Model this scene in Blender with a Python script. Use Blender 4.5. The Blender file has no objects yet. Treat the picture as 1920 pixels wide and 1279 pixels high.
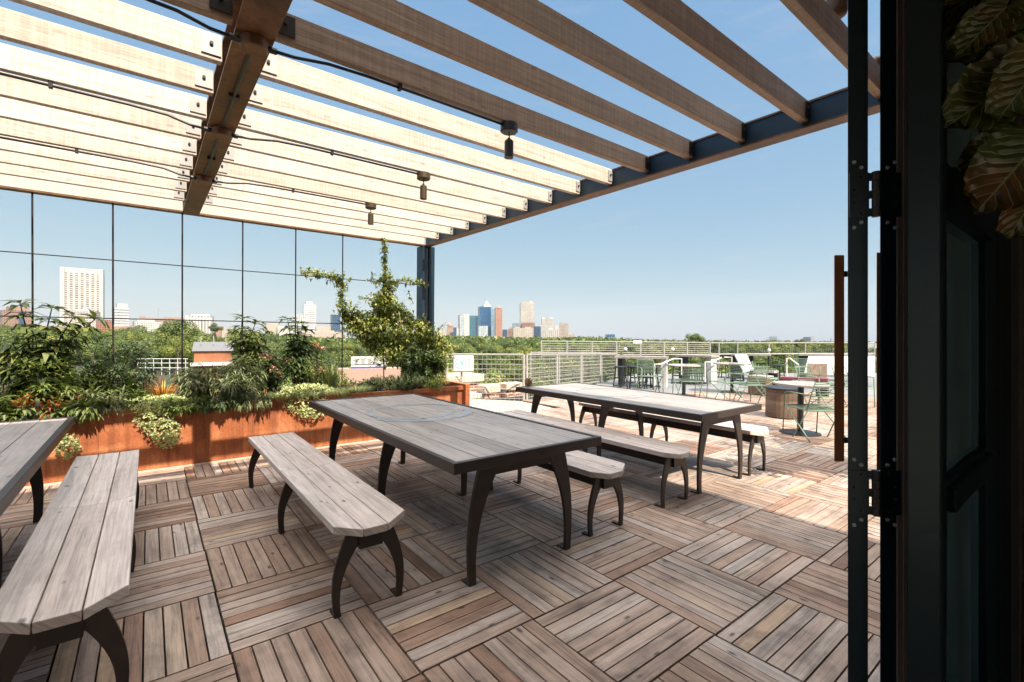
import bpy, bmesh, math, random
from mathutils import Vector, Matrix, Euler
random.seed(7)
R = random.Random(11)
scene = bpy.context.scene
COL = scene.collection

# ------------------------------------------------------------------ site frame
# x runs along the joists (to the right), y runs away from the building, z up.
# The roof deck falls gently towards the building: everything standing on it is
# turned by SLOPE about the line y=2, z=0.
SLOPE = 0.0163
TILT = Matrix.Translation((0, 2, 0)) @ Matrix.Rotation(SLOPE, 4, 'X') @ Matrix.Translation((0, -2, 0))
F, CAMZ, HEAD = 876.3, 1.3748, 0.9096
SA, CA = math.sin(HEAD), math.cos(HEAD)
ORG = TILT.inverted() @ Vector((0, 0, CAMZ))

def bearing(px):
    x = (px - 960) / F
    return Vector((SA * x + CA, -CA * x + SA, 0))

def far(px, D, y=None):
    p = bearing(px) * D
    p.z = CAMZ + (639.5 - y) / F * D if y is not None else 0
    return p

def spot(px, py, z=0.0, v=None):
    """survey point on the tilted deck"""
    d = bearing(px); d.z = (639.5 - py) / F
    d = TILT.inverted().to_3x3() @ d
    t = (z - ORG.z) / d.z if v is None else (v - ORG.y) / d.y
    return ORG + d * t

# ------------------------------------------------------------------ mesh helper
class MB:
    def __init__(s):
        s.v = []; s.f = []; s.uv = []; s.var = []
    def face(s, idx, uvs=None, var=0.5):
        s.f.append(tuple(idx)); s.var.append(var)
        s.uv.append(uvs if uvs else [(s.v[i][0] + s.v[i][1] * .37, s.v[i][2] + s.v[i][1]) for i in idx])
    def poly(s, pts, uvs=None, var=0.5):
        b = len(s.v); s.v.extend([tuple(p) for p in pts]); s.face(range(b, b + len(pts)), uvs, var)
    def box(s, x0, x1, y0, y1, z0, z1, var=None, long=None, M=None, skip=()):
        if var is None: var = R.random()
        b = len(s.v)
        P = [(x, y, z) for z in (z0, z1) for y in (y0, y1) for x in (x0, x1)]
        if long is None:
            d = (x1 - x0, y1 - y0, z1 - z0); long = d.index(max(d))
        ou, ov = R.random() * 50, R.random() * 50
        oth = [a for a in (0, 1, 2) if a != long]
        s.v.extend([tuple(M @ Vector(p)) if M else p for p in P])
        for q, n in (((0, 2, 3, 1), 2), ((4, 5, 7, 6), 2), ((0, 1, 5, 4), 1), ((2, 6, 7, 3), 1), ((0, 4, 6, 2), 0), ((1, 3, 7, 5), 0)):
            if n == long: uv = [(P[i][oth[0]] + ou, P[i][oth[1]] + ov) for i in q]
            else:
                o = [a for a in oth if a != n][0]
                uv = [(P[i][long] + ou, P[i][o] + ov + n) for i in q]
            s.face([b + i for i in q], uv, var)
        return s
    def bar(s, a, c, w, t, var=None, up=(0, 0, 1)):
        a = Vector(a); c = Vector(c); d = c - a; L = d.length; x = d.normalized(); u = Vector(up)
        if abs(x.dot(u)) > .98: u = Vector((1, 0, 0))
        y = u.cross(x).normalized(); z = x.cross(y)
        M = Matrix((x, y, z)).transposed().to_4x4(); M.translation = a
        return s.box(0, L, -w / 2, w / 2, -t / 2, t / 2, var, 0, M)
    def tube(s, pts, r, n=6, var=None, closed=False, cap=True):
        if var is None: var = R.random()
        pts = [Vector(p) for p in pts]; m = len(pts)
        rr = r if isinstance(r, (list, tuple)) else [r] * m
        base = len(s.v); prev = None
        for i, p in enumerate(pts):
            if closed: t = pts[(i + 1) % m] - pts[i - 1]
            else: t = pts[min(i + 1, m - 1)] - pts[max(i - 1, 0)]
            t = t.normalized() if t.length > 1e-9 else Vector((0, 0, 1))
            if prev is None:
                u = Vector((0, 0, 1)) if abs(t.z) < .9 else Vector((1, 0, 0))
            else: u = prev
            y = (u - t * u.dot(t))
            y = y.normalized() if y.length > 1e-6 else t.orthogonal().normalized()
            prev = y; z = t.cross(y)
            for k in range(n):
                a = 2 * math.pi * k / n
                s.v.append(tuple(p + (y * math.cos(a) + z * math.sin(a)) * rr[i]))
        seg = m if closed else m - 1
        for i in range(seg):
            for k in range(n):
                a = base + i * n + k; b = base + i * n + (k + 1) % n
                c = base + ((i + 1) % m) * n + (k + 1) % n; d = base + ((i + 1) % m) * n + k
                s.face((a, b, c, d), [(i * .1, k / n), (i * .1, (k + 1) / n), (i * .1 + .1, (k + 1) / n), (i * .1 + .1, k / n)], var)
        if cap and not closed:
            s.face([base + k for k in range(n)][::-1], None, var)
            s.face([base + (m - 1) * n + k for k in range(n)], None, var)
        return s
    def lathe(s, prof, n=24, c=(0, 0, 0), var=0.5):
        base = len(s.v); m = len(prof)
        for r, z in prof:
            for k in range(n):
                a = 2 * math.pi * k / n
                s.v.append((c[0] + r * math.cos(a), c[1] + r * math.sin(a), c[2] + z))
        for i in range(m - 1):
            for k in range(n):
                a, b = base + i * n + k, base + i * n + (k + 1) % n
                s.face((a, b, b + n, a + n), [(k / n * 2, prof[i][1]), ((k + 1) / n * 2, prof[i][1]), ((k + 1) / n * 2, prof[i + 1][1]), (k / n * 2, prof[i + 1][1])], var)
        s.face([base + k for k in range(n)][::-1], None, var)
        s.face([base + (m - 1) * n + k for k in range(n)], None, var)
        return s
    def prism(s, outline, y0, y1, var=0.5, M=None):
        """closed outline of (x, z) extruded along y"""
        n = len(outline); b = len(s.v)
        for y in (y0, y1):
            for x, z in outline:
                p = Vector((x, y, z)); s.v.append(tuple(M @ p if M else p))
        s.face([b + i for i in range(n)], None, var); s.face([b + n + i for i in range(n)][::-1], None, var)
        for i in range(n):
            j = (i + 1) % n
            s.face((b + i, b + n + i, b + n + j, b + j), None, var)
        return s
    def leaf(s, p, d, up, L, W, var, fold=.25, bend=.2):
        p = Vector(p); d = d.normalized(); sd = d.cross(up)
        sd = sd.normalized() if sd.length > 1e-4 else d.orthogonal().normalized()
        n = sd.cross(d)
        m = p + d * L * .45; tip = p + d * L - n * L * bend
        l = m + sd * W / 2 + n * W * fold; r = m - sd * W / 2 + n * W * fold
        b = len(s.v); s.v.extend([tuple(p), tuple(l), tuple(tip), tuple(r), tuple(m)])
        s.face((b, b + 4, b + 1), [(0, 0)] * 3, var); s.face((b + 4, b + 2, b + 1), [(0, 0)] * 3, var)
        s.face((b, b + 3, b + 4), [(0, 0)] * 3, var); s.face((b + 4, b + 3, b + 2), [(0, 0)] * 3, var)
    def mesh(s, name, origin=None, smooth=False):
        me = bpy.data.meshes.new(name)
        vv = s.v if origin is None else [(x - origin[0], y - origin[1], z - origin[2]) for x, y, z in s.v]
        me.from_pydata(vv, [], s.f)
        uvl = me.uv_layers.new(name='UVMap')
        flat = []
        for u in s.uv:
            for a in u: flat.extend((a[0], a[1]))
        uvl.data.foreach_set('uv', flat)
        at = me.attributes.new('var', 'FLOAT', 'FACE'); at.data.foreach_set('value', s.var)
        if smooth: me.polygons.foreach_set('use_smooth', [True] * len(me.polygons))
        me.update()
        return me

def obj(name, mb, mat, parent=None, origin=None, smooth=False, bevel=0, label=None):
    """one mesh object; its vertices are given in site coordinates unless origin says otherwise"""
    if origin is None and parent is not None:
        origin = Vector((0, 0, 0)); q = parent
        while q is not None: origin = origin + q.location; q = q.parent
    me = mb.mesh(name, origin, smooth)
    me.materials.append(mat)
    o = bpy.data.objects.new(name, me); COL.objects.link(o)
    if parent: o.parent = parent
    if bevel:
        b = o.modifiers.new('bevel', 'BEVEL'); b.width = bevel; b.segments = 2; b.limit_method = 'ANGLE'; b.angle_limit = math.radians(40)
    if label: o['label'] = label
    return o

DECK = []          # top-level objects that stand on the tilted deck
def thing(name, label, cat, loc=(0, 0, 0), group=None, deck=True):
    o = bpy.data.objects.new(name, None); COL.objects.link(o); o.empty_display_size = .2
    o.location = loc; o['label'] = label; o['category'] = cat
    if group: o['group'] = group
    if deck: DECK.append(o)
    return o
def tag(o, label, cat, group=None, deck=True):
    o['label'] = label; o['category'] = cat
    if group: o['group'] = group
    if deck: DECK.append(o)
    return o
def kids(o): return [c for c in bpy.data.objects if c.parent is o]
TREE = {}
def dup(root, loc, rotz=0.0, label=None, group=None, deck=True, scale=None):
    """copy of a thing with copies of its parts and sub-parts"""
    if root.name not in TREE: TREE[root.name] = [(c, kids(c)) for c in kids(root)]
    r = root.copy(); COL.objects.link(r); r.location = loc; r.rotation_euler = (0, 0, rotz)
    if scale is not None: r.scale = scale
    if label: r['label'] = label
    if group: r['group'] = group
    for c, gs in TREE[root.name]:
        k = c.copy(); COL.objects.link(k); k.parent = r
        for g in gs:
            h = g.copy(); COL.objects.link(h); h.parent = k
    if deck: DECK.append(r)
    return r
def struct(name, mb, mat, deck=False, smooth=False):
    o = obj(name, mb, mat, smooth=smooth); o['kind'] = 'structure'
    if deck: DECK.append(o)
    return o

# ------------------------------------------------------------------ materials
def new_mat(name):
    m = bpy.data.materials.new(name); m.use_nodes = True
    nt = m.node_tree; nt.nodes.clear()
    out = nt.nodes.new('ShaderNodeOutputMaterial')
    return m, nt, out
def N(nt, typ, **kw):
    n = nt.nodes.new(typ)
    for k, v in kw.items():
        if k in n.bl_rna.properties and k not in n.inputs: setattr(n, k, v)
        else: n.inputs[k].default_value = v
    return n
def L(nt, a, b): nt.links.new(a, b)
def ramp(nt, fac, stops):
    n = nt.nodes.new('ShaderNodeValToRGB'); e = n.color_ramp.elements
    while len(e) < len(stops): e.new(.5)
    for i, (p, c) in enumerate(stops): e[i].position = p; e[i].color = (*c, 1)
    L(nt, fac, n.inputs[0]); return n.outputs[0]
def mixc(nt, fac, a, b, typ='MIX'):
    n = nt.nodes.new('ShaderNodeMix'); n.data_type = 'RGBA'; n.blend_type = typ
    for v, i in ((fac, 0), (a, 6), (b, 7)):
        if isinstance(v, (int, float)): n.inputs[i].default_value = v
        elif isinstance(v, tuple): n.inputs[i].default_value = (*v, 1)
        else: L(nt, v, n.inputs[i])
    return n.outputs[2]
def math_(nt, op, a, b=None):
    n = nt.nodes.new('ShaderNodeMath'); n.operation = op
    for v, i in ((a, 0), (b, 1)):
        if v is None: continue
        if isinstance(v, (int, float)): n.inputs[i].default_value = v
        else: L(nt, v, n.inputs[i])
    return n.outputs[0]
def bump(nt, h, strength=.3, dist=.01):
    n = nt.nodes.new('ShaderNodeBump'); n.inputs['Strength'].default_value = strength; n.inputs['Distance'].default_value = dist
    L(nt, h, n.inputs['Height']); return n.outputs[0]
def coords(nt, src='Object', scale=(1, 1, 1)):
    tc = nt.nodes.new('ShaderNodeTexCoord'); mp = nt.nodes.new('ShaderNodeMapping'); mp.inputs['Scale'].default_value = scale
    L(nt, tc.outputs[src], mp.inputs[0]); return mp.outputs[0]
def noise(nt, vec, scale, detail=4, rough=.55, dist=0):
    n = N(nt, 'ShaderNodeTexNoise', Scale=scale, Detail=detail, Roughness=rough, Distortion=dist); L(nt, vec, n.inputs['Vector']); return n.outputs[0]
def var(nt):
    n = nt.nodes.new('ShaderNodeAttribute'); n.attribute_name = 'var'; return n.outputs['Fac']

def wood(name, stops, dark=.45, rough=.6, knots=.5, grain=1.0, saw=0.0, blot=.35, blotcol=(.05, .04, .04), stain=0.0):
    """weathered timber: grain runs along u of the UV map, every board has its own 'var'"""
    m, nt, out = new_mat(name)
    uv = coords(nt, 'UV', (1.6, 34, 1)); uv2 = coords(nt, 'UV', (5, 130, 1)); uv3 = coords(nt, 'UV', (1, 1.6, 1))
    base = ramp(nt, var(nt), stops)
    g = noise(nt, uv, 1.0 * grain, 6, .65, .6); g2 = noise(nt, uv2, 1.0, 3, .6)
    gg = ramp(nt, g, [(.3, (dark,) * 3), (.5, (.92,) * 3), (.72, (1.12,) * 3)])
    c = mixc(nt, 1.0, base, gg, 'MULTIPLY')
    f = ramp(nt, g2, [(.36, (.72,) * 3), (.52, (1,) * 3)])
    c = mixc(nt, .75, c, f, 'MULTIPLY')
    b = noise(nt, uv3, 2.2, 5, .6); bf = ramp(nt, b, [(.52, (0, 0, 0)), (.75, (blot,) * 3)])
    c = mixc(nt, bf, c, blotcol)
    v = N(nt, 'ShaderNodeTexVoronoi', Scale=1.0); L(nt, coords(nt, 'UV', (4.3, 9.5, 1)), v.inputs['Vector'])
    kf = ramp(nt, v.outputs['Distance'], [(.06, (knots,) * 3), (.13, (0, 0, 0))])
    c = mixc(nt, kf, c, (.035, .025, .02))
    if saw:
        s = noise(nt, coords(nt, 'UV', (60, .8, 1)), 1, 2, .5); sf = ramp(nt, s, [(.42, (1 - saw,) * 3), (.6, (1, 1, 1))])
        c = mixc(nt, 1.0, c, sf, 'MULTIPLY')
    if stain:
        st1 = noise(nt, coords(nt, 'Object'), 1.1, 6, .62, .3); st2 = noise(nt, coords(nt, 'Object'), 5.5, 5, .65)
        c = mixc(nt, 1.0, c, ramp(nt, st1, [(.34, (1 - stain, 1 - stain * 1.05, 1 - stain * 1.1)), (.58, (1.06, 1.05, 1.04))]), 'MULTIPLY')
        c = mixc(nt, 1.0, c, ramp(nt, st2, [(.3, (1 - stain,) * 3), (.48, (1, 1, 1))]), 'MULTIPLY')
    p = N(nt, 'ShaderNodeBsdfPrincipled', Roughness=rough)
    L(nt, c, p.inputs['Base Color']); L(nt, bump(nt, g, .5, .004), p.inputs['Normal'])
    L(nt, p.outputs[0], out.inputs[0]); return m
def plain(name, col, rough=.5, metal=0.0, mottle=.12, scale=6, bmp=.0, var_amt=0.0, spec=.5):
    m, nt, out = new_mat(name)
    n = noise(nt, coords(nt), scale, 5, .6)
    c = mixc(nt, 1.0, col, ramp(nt, n, [(.3, (1 - mottle * 1.6,) * 3), (.7, (1 + mottle,) * 3)]), 'MULTIPLY')
    if var_amt:
        c = mixc(nt, 1.0, c, ramp(nt, var(nt), [(0, (1 - var_amt,) * 3), (1, (1 + var_amt,) * 3)]), 'MULTIPLY')
    p = N(nt, 'ShaderNodeBsdfPrincipled', Roughness=rough, Metallic=metal); p.inputs['Specular IOR Level'].default_value = spec
    L(nt, c, p.inputs['Base Color'])
    if bmp: L(nt, bump(nt, noise(nt, coords(nt), scale * 14, 3), bmp, .004), p.inputs['Normal'])
    L(nt, p.outputs[0], out.inputs[0]); return m
def rust(name, a, b, c_, rough=.75):
    m, nt, out = new_mat(name)
    n = noise(nt, coords(nt), 2.3, 7, .65, .4); n2 = noise(nt, coords(nt, 'Object', (16, 16, .7)), 1.0, 6, .65); n3 = noise(nt, coords(nt), 60, 2)
    c = ramp(nt, n, [(.3, a), (.5, b), (.7, c_)])
    c = mixc(nt, .6, c, ramp(nt, n2, [(.36, (.45, .40, .38)), (.5, (.95,) * 3), (.66, (1.2, 1.22, 1.25))]), 'MULTIPLY')
    c = mixc(nt, .5, c, ramp(nt, n3, [(.4, (.7,) * 3), (.6, (1.1,) * 3)]), 'MULTIPLY')
    p = N(nt, 'ShaderNodeBsdfPrincipled', Roughness=rough); L(nt, c, p.inputs['Base Color']); L(nt, bump(nt, n3, .2, .003), p.inputs['Normal'])
    L(nt, p.outputs[0], out.inputs[0]); return m
def foliage(name, stops, trans=.25, rough=.45, objvar=0.0):
    m, nt, out = new_mat(name)
    c = ramp(nt, var(nt), stops)
    if objvar:
        oi = nt.nodes.new('ShaderNodeObjectInfo')
        c = mixc(nt, 1.0, c, ramp(nt, oi.outputs['Random'], [(0, (1 - objvar, 1 - objvar * .8, 1 - objvar)), (.5, (1, 1, 1)), (1, (1 + objvar * 1.2, 1 + objvar * .7, 1.0))]), 'MULTIPLY')
    p = N(nt, 'ShaderNodeBsdfPrincipled', Roughness=rough); L(nt, c, p.inputs['Base Color'])
    t = nt.nodes.new('ShaderNodeBsdfTranslucent'); L(nt, mixc(nt, 1.0, c, (1.25, 1.3, .5), 'MULTIPLY'), t.inputs[0])
    mx = nt.nodes.new('ShaderNodeMixShader'); mx.inputs[0].default_value = trans
    L(nt, p.outputs[0], mx.inputs[1]); L(nt, t.outputs[0], mx.inputs[2]); L(nt, mx.outputs[0], out.inputs[0]); return m
def facade(name, wall, glass, ph, pv, fh=.6, fv=.5, rough=.5):
    """windows repeat every ph metres along the wall and every pv metres up it"""
    m, nt, out = new_mat(name)
    sep = nt.nodes.new('ShaderNodeSeparateXYZ'); tc = nt.nodes.new('ShaderNodeTexCoord'); L(nt, tc.outputs['Object'], sep.inputs[0])
    h = math_(nt, 'ADD', sep.outputs[0], sep.outputs[1])
    a = math_(nt, 'LESS_THAN', math_(nt, 'FRACT', math_(nt, 'DIVIDE', math_(nt, 'ADD', h, 1000.3 * ph), ph)), fh)
    b = math_(nt, 'LESS_THAN', math_(nt, 'FRACT', math_(nt, 'DIVIDE', math_(nt, 'ADD', sep.outputs[2], 100 * pv), pv)), fv)
    ge = nt.nodes.new('ShaderNodeNewGeometry'); sn = nt.nodes.new('ShaderNodeSeparateXYZ'); L(nt, ge.outputs['True Normal'], sn.inputs[0])
    side = math_(nt, 'LESS_THAN', math_(nt, 'ABSOLUTE', sn.outputs[2]), .4)
    f = math_(nt, 'MULTIPLY', math_(nt, 'MULTIPLY', a, b), side)
    ia = math_(nt, 'FLOOR', math_(nt, 'DIVIDE', math_(nt, 'ADD', h, 1000.3 * ph), ph)); ib = math_(nt, 'FLOOR', math_(nt, 'DIVIDE', math_(nt, 'ADD', sep.outputs[2], 100 * pv), pv))
    wn_ = nt.nodes.new('ShaderNodeTexWhiteNoise'); wn_.noise_dimensions = '2D'; cx = nt.nodes.new('ShaderNodeCombineXYZ'); L(nt, ia, cx.inputs[0]); L(nt, ib, cx.inputs[1]); L(nt, cx.outputs[0], wn_.inputs['Vector'])
    big = noise(nt, coords(nt, 'Object', (.02, .02, .012)), 1.0, 3)
    gl = mixc(nt, 1.0, mixc(nt, wn_.outputs['Value'], tuple(.55 * k for k in glass), tuple(min(1, 1.5 * k) for k in glass)), ramp(nt, big, [(.35, (.8, .82, .86)), (.65, (1.15, 1.12, 1.08))]), 'MULTIPLY')
    p = N(nt, 'ShaderNodeBsdfPrincipled', Roughness=rough); L(nt, mixc(nt, f, mixc(nt, 1.0, wall, ramp(nt, big, [(.35, (.9, .9, .92)), (.65, (1.06, 1.05, 1.03))]), 'MULTIPLY'), gl), p.inputs['Base Color'])
    L(nt, math_(nt, 'SUBTRACT', rough, math_(nt, 'MULTIPLY', f, rough * .6)), p.inputs['Roughness'])
    L(nt, p.outputs[0], out.inputs[0]); return m

M_deck = wood('weathered_deck_timber', [(0, (.27, .155, .10)), (.16, (.385, .235, .165)), (.34, (.40, .28, .21)), (.55, (.49, .365, .295)), (.8, (.50, .42, .37)), (1, (.55, .39, .265))], dark=.4, knots=.85, blot=.62, blotcol=(.10, .06, .045), stain=.38)
M_bench = wood('pale_bench_timber', [(0, (.58, .485, .44)), (1, (.69, .60, .555))], dark=.58, knots=.75, stain=.12, blot=.28, rough=.5, blotcol=(.2, .15, .12))
M_table = wood('grey_table_timber', [(0, (.35, .30, .275)), (1, (.45, .395, .365))], dark=.6, knots=.5, stain=.16, blot=.3, rough=.45, blotcol=(.12, .1, .09))
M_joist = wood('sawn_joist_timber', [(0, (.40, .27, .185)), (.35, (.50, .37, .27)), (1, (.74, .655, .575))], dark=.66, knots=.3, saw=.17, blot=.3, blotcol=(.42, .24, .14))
M_handle = wood('red_brown_handle_timber', [(0, (.30, .10, .035)), (1, (.34, .12, .04))], dark=.55, knots=0, blot=.2)
M_barrel = wood('stained_bin_timber', [(0, (.15, .09, .06)), (1, (.25, .17, .115))], dark=.4, knots=.4, blot=.6)
M_steel = plain('dark_bronze_steel', (.028, .022, .02), .42, .35, .15, 5, .08)
M_leg = plain('bronze_leg_steel', (.046, .034, .028), .45, .3, .15, 5, .08)
M_black = plain('black_enamel', (.018, .019, .022), .4, .1, .1, 8)
M_door = plain('dark_blue_grey_door_steel', (.012, .023, .029), .38, .4, .2, 3, .12)
M_beam = rust('brown_beam_steel', (.07, .028, .012), (.15, .065, .025), (.24, .12, .05), .45)
M_navy = plain('navy_post_steel', (.012, .032, .055), .4, .3, .12, 5)
M_fascia = plain('pale_grey_beam_paint', (.5, .45, .4), .55, 0, .06, 4)
M_galv = plain('galvanised_bracket', (.36, .35, .335), .5, .2, .08, 12)
M_corten = rust('corten_planter_steel', (.20, .052, .018), (.38, .115, .038), (.56, .23, .10))
M_soil = plain('dark_planting_soil', (.05, .032, .022), .95, 0, .4, 22, .8)
M_white = plain('white_powder_coat', (.62, .60, .57), .45, 0, .05, 6)
M_mesh = plain('pale_galvanised_wire', (.38, .355, .33), .5, .1, .05, 6)
M_green = plain('sage_green_wire', (.16, .24, .17), .4, 0, .08, 6)
M_concrete = plain('pale_concrete', (.46, .45, .43), .8, 0, .18, 2.2, .2)
M_slab = plain('grey_terrace_paving', (.20, .205, .21), .75, 0, .15, 1.4, .1)
M_cap = plain('buff_limestone', (.58, .46, .36), .8, 0, .14, 5, .3)
M_conduit = plain('black_conduit', (.022, .022, .026), .35, .2, .1, 6)
M_lamp = plain('dark_brass_lamp', (.09, .065, .04), .4, .5, .1, 10)
M_room = plain('dark_room_plaster', (.36, .33, .30), .8, 0, .12, 3)
M_bwall = plain('buff_brick_wall', (.16, .11, .085), .85, 0, .2, 3)
M_dark = plain('near_black_panel', (.02, .02, .022), .7, 0, .1, 3)
M_rubber = plain('brown_weather_seal', (.16, .11, .085), .6, 0, .1, 9)
M_roofm = plain('grey_metal_roof', (.30, .30, .31), .5, .1, .1, .6)
M_bark = plain('grey_brown_bark', (.14, .10, .07), .9, 0, .3, 9, .5)
M_flowerp = foliage('pink_petals', [(0, (.55, .22, .2)), (1, (.75, .45, .4))], .3)
M_flowerw = foliage('cream_petals', [(0, (.62, .55, .32)), (1, (.8, .76, .55))], .3)

def brick_mat():
    m, nt, out = new_mat('red_brick')
    b = N(nt, 'ShaderNodeTexBrick', Scale=1.0); b.inputs['Brick Width'].default_value = .22; b.inputs['Row Height'].default_value = .075
    b.inputs['Mortar Size'].default_value = .012; b.inputs['Color1'].default_value = (.42, .17, .09, 1); b.inputs['Color2'].default_value = (.3, .11, .06, 1); b.inputs['Mortar'].default_value = (.55, .5, .45, 1)
    L(nt, coords(nt, 'UV'), b.inputs['Vector'])
    p = N(nt, 'ShaderNodeBsdfPrincipled', Roughness=.85); L(nt, b.outputs[0], p.inputs['Base Color']); L(nt, p.outputs[0], out.inputs[0]); return m
M_brick = brick_mat()
def gravel_mat():
    m, nt, out = new_mat('white_gravel')
    v = N(nt, 'ShaderNodeTexVoronoi', Scale=22); L(nt, coords(nt), v.inputs['Vector'])
    sv = nt.nodes.new('ShaderNodeSeparateColor'); L(nt, v.outputs['Color'], sv.inputs[0])
    c = ramp(nt, sv.outputs[0], [(0, (.42, .38, .33)), (1, (.7, .66, .6))])
    c = mixc(nt, 1.0, c, ramp(nt, v.outputs['Distance'], [(.3, (1, 1, 1)), (.6, (.45, .42, .4))]), 'MULTIPLY')
    p = N(nt, 'ShaderNodeBsdfPrincipled', Roughness=.9); L(nt, c, p.inputs['Base Color']); L(nt, bump(nt, v.outputs['Distance'], .8, -.02), p.inputs['Normal'])
    L(nt, p.outputs[0], out.inputs[0]); return m
M_gravel = gravel_mat()
def glass_mat(name, tint, mixv, rough=.03):
    m, nt, out = new_mat(name)
    t = nt.nodes.new('ShaderNodeBsdfTransparent'); t.inputs[0].default_value = (*tint, 1)
    g = N(nt, 'ShaderNodeBsdfGlossy', Roughness=rough); g.inputs[0].default_value = (.8, .9, .95, 1)
    sm = noise(nt, coords(nt, 'Object', (3, 3, 1)), 2.5, 6, .7)
    d = nt.nodes.new('ShaderNodeBsdfDiffuse'); L(nt, ramp(nt, sm, [(.4, (.075, .16, .18)), (.75, (.19, .30, .32))]), d.inputs[0])
    fr = N(nt, 'ShaderNodeFresnel', IOR=1.45)
    m1 = nt.nodes.new('ShaderNodeMixShader'); m1.inputs[0].default_value = mixv; L(nt, t.outputs[0], m1.inputs[1]); L(nt, d.outputs[0], m1.inputs[2])
    m2 = nt.nodes.new('ShaderNodeMixShader'); L(nt, fr.outputs[0], m2.inputs[0]); L(nt, m1.outputs[0], m2.inputs[1]); L(nt, g.outputs[0], m2.inputs[2])
    L(nt, m2.outputs[0], out.inputs[0]); return m
M_glass = glass_mat('smoked_door_glass', (.10, .17, .19), .8)

# ------------------------------------------------------------------ sky, sun, camera
EXPO, SKY, SUNS, FILL_CLOUD = 1.70, 0.1065, 2.9, 11.4
SUN_EL, SUN_AZ = math.radians(46.4), 0.02         # light travels along +y, leaning a little to +x
world = bpy.data.worlds.new('World'); scene.world = world; world.use_nodes = True
wn = world.node_tree; bg = wn.nodes['Background']
st = wn.nodes.new('ShaderNodeTexSky'); st.sky_type = 'NISHITA'; st.sun_disc = False
st.sun_elevation = SUN_EL; st.sun_rotation = math.radians(180) - SUN_AZ * 0; st.altitude = 300; st.air_density = 1.0; st.dust_density = .6; st.ozone_density = 1.6
# soften the sky's steep brightening towards the skyline (clear dry air), channel by channel
ssep = wn.nodes.new('ShaderNodeSeparateColor'); scmb = wn.nodes.new('ShaderNodeCombineColor'); wn.links.new(st.outputs[0], ssep.inputs[0])
for ci, (ga, gk) in enumerate(((.572, .67), (.351, 1.055), (.078, 1.87))):
    pw = wn.nodes.new('ShaderNodeMath'); pw.operation = 'POWER'; pw.inputs[1].default_value = ga; wn.links.new(ssep.outputs[ci], pw.inputs[0])
    ml = wn.nodes.new('ShaderNodeMath'); ml.operation = 'MULTIPLY'; ml.inputs[1].default_value = gk; wn.links.new(pw.outputs[0], ml.inputs[0]); wn.links.new(ml.outputs[0], scmb.inputs[ci])
# bright cloud added overhead, out of view, to fill the shade; skyline clear
wt = wn.nodes.new('ShaderNodeTexCoord'); ws = wn.nodes.new('ShaderNodeSeparateXYZ'); wn.links.new(wt.outputs['Generated'], ws.inputs[0])
wnz = wn.nodes.new('ShaderNodeTexNoise'); wnz.inputs['Scale'].default_value = 3.2; wnz.inputs['Detail'].default_value = 7; wnz.inputs['Roughness'].default_value = .6; wn.links.new(wt.outputs['Generated'], wnz.inputs['Vector'])
wh = math_(wn, 'ADD', ws.outputs[2], math_(wn, 'MULTIPLY', ws.outputs[1], .06))
wh = math_(wn, 'ADD', wh, math_(wn, 'MULTIPLY', math_(wn, 'SUBTRACT', wnz.outputs[0], .5), .5))
cl = ramp(wn, wh, [(.70, (0, 0, 0)), (.84, (1, 1, 1))])
skyc = mixc(wn, cl, scmb.outputs[0], tuple(FILL_CLOUD * a for a in (1, .97, .93)))
# a breath of thin cirrus low in the sky
wm = wn.nodes.new('ShaderNodeMapping'); wm.inputs['Scale'].default_value = (2.2, 2.2, 15); wm.inputs['Rotation'].default_value = (.12, .08, 0); wn.links.new(wt.outputs['Generated'], wm.inputs[0])
wc = noise(wn, wm.outputs[0], 2.0, 8, .6, .5)
skyc = mixc(wn, ramp(wn, wc, [(.56, (0, 0, 0)), (.85, (.28, .28, .28))]), skyc, (2.05, 2.0, 1.98))
wn.links.new(skyc, bg.inputs[0]); bg.inputs[1].default_value = SKY
sl = bpy.data.lights.new('sun', 'SUN'); sl.energy = SUNS; sl.angle = math.radians(.5); sl.color = (1, .90, .76)
so = bpy.data.objects.new('sun', sl); COL.objects.link(so)
so.rotation_euler = Vector((SUN_AZ, 1, -math.tan(SUN_EL))).to_track_quat('-Z', 'Y').to_euler()
scene.view_settings.view_transform = 'Standard'; scene.view_settings.look = 'None'; scene.view_settings.exposure = EXPO; scene.view_settings.gamma = 1
cd = bpy.data.cameras.new('camera'); co = bpy.data.objects.new('camera', cd); COL.objects.link(co)
cd.sensor_width = 36; cd.lens = F / 1920 * 36; cd.clip_start = .05; cd.clip_end = 30000
co.location = (0, 0, CAMZ); co.rotation_euler = (math.radians(90), 0, HEAD - math.radians(90))
scene.camera = co
scene.cycles.max_bounces = 8; scene.cycles.transparent_max_bounces = 12

M_lampw = plain('brown_lamp_enamel', (.09, .042, .02), .45, .2, .12, 8)
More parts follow.
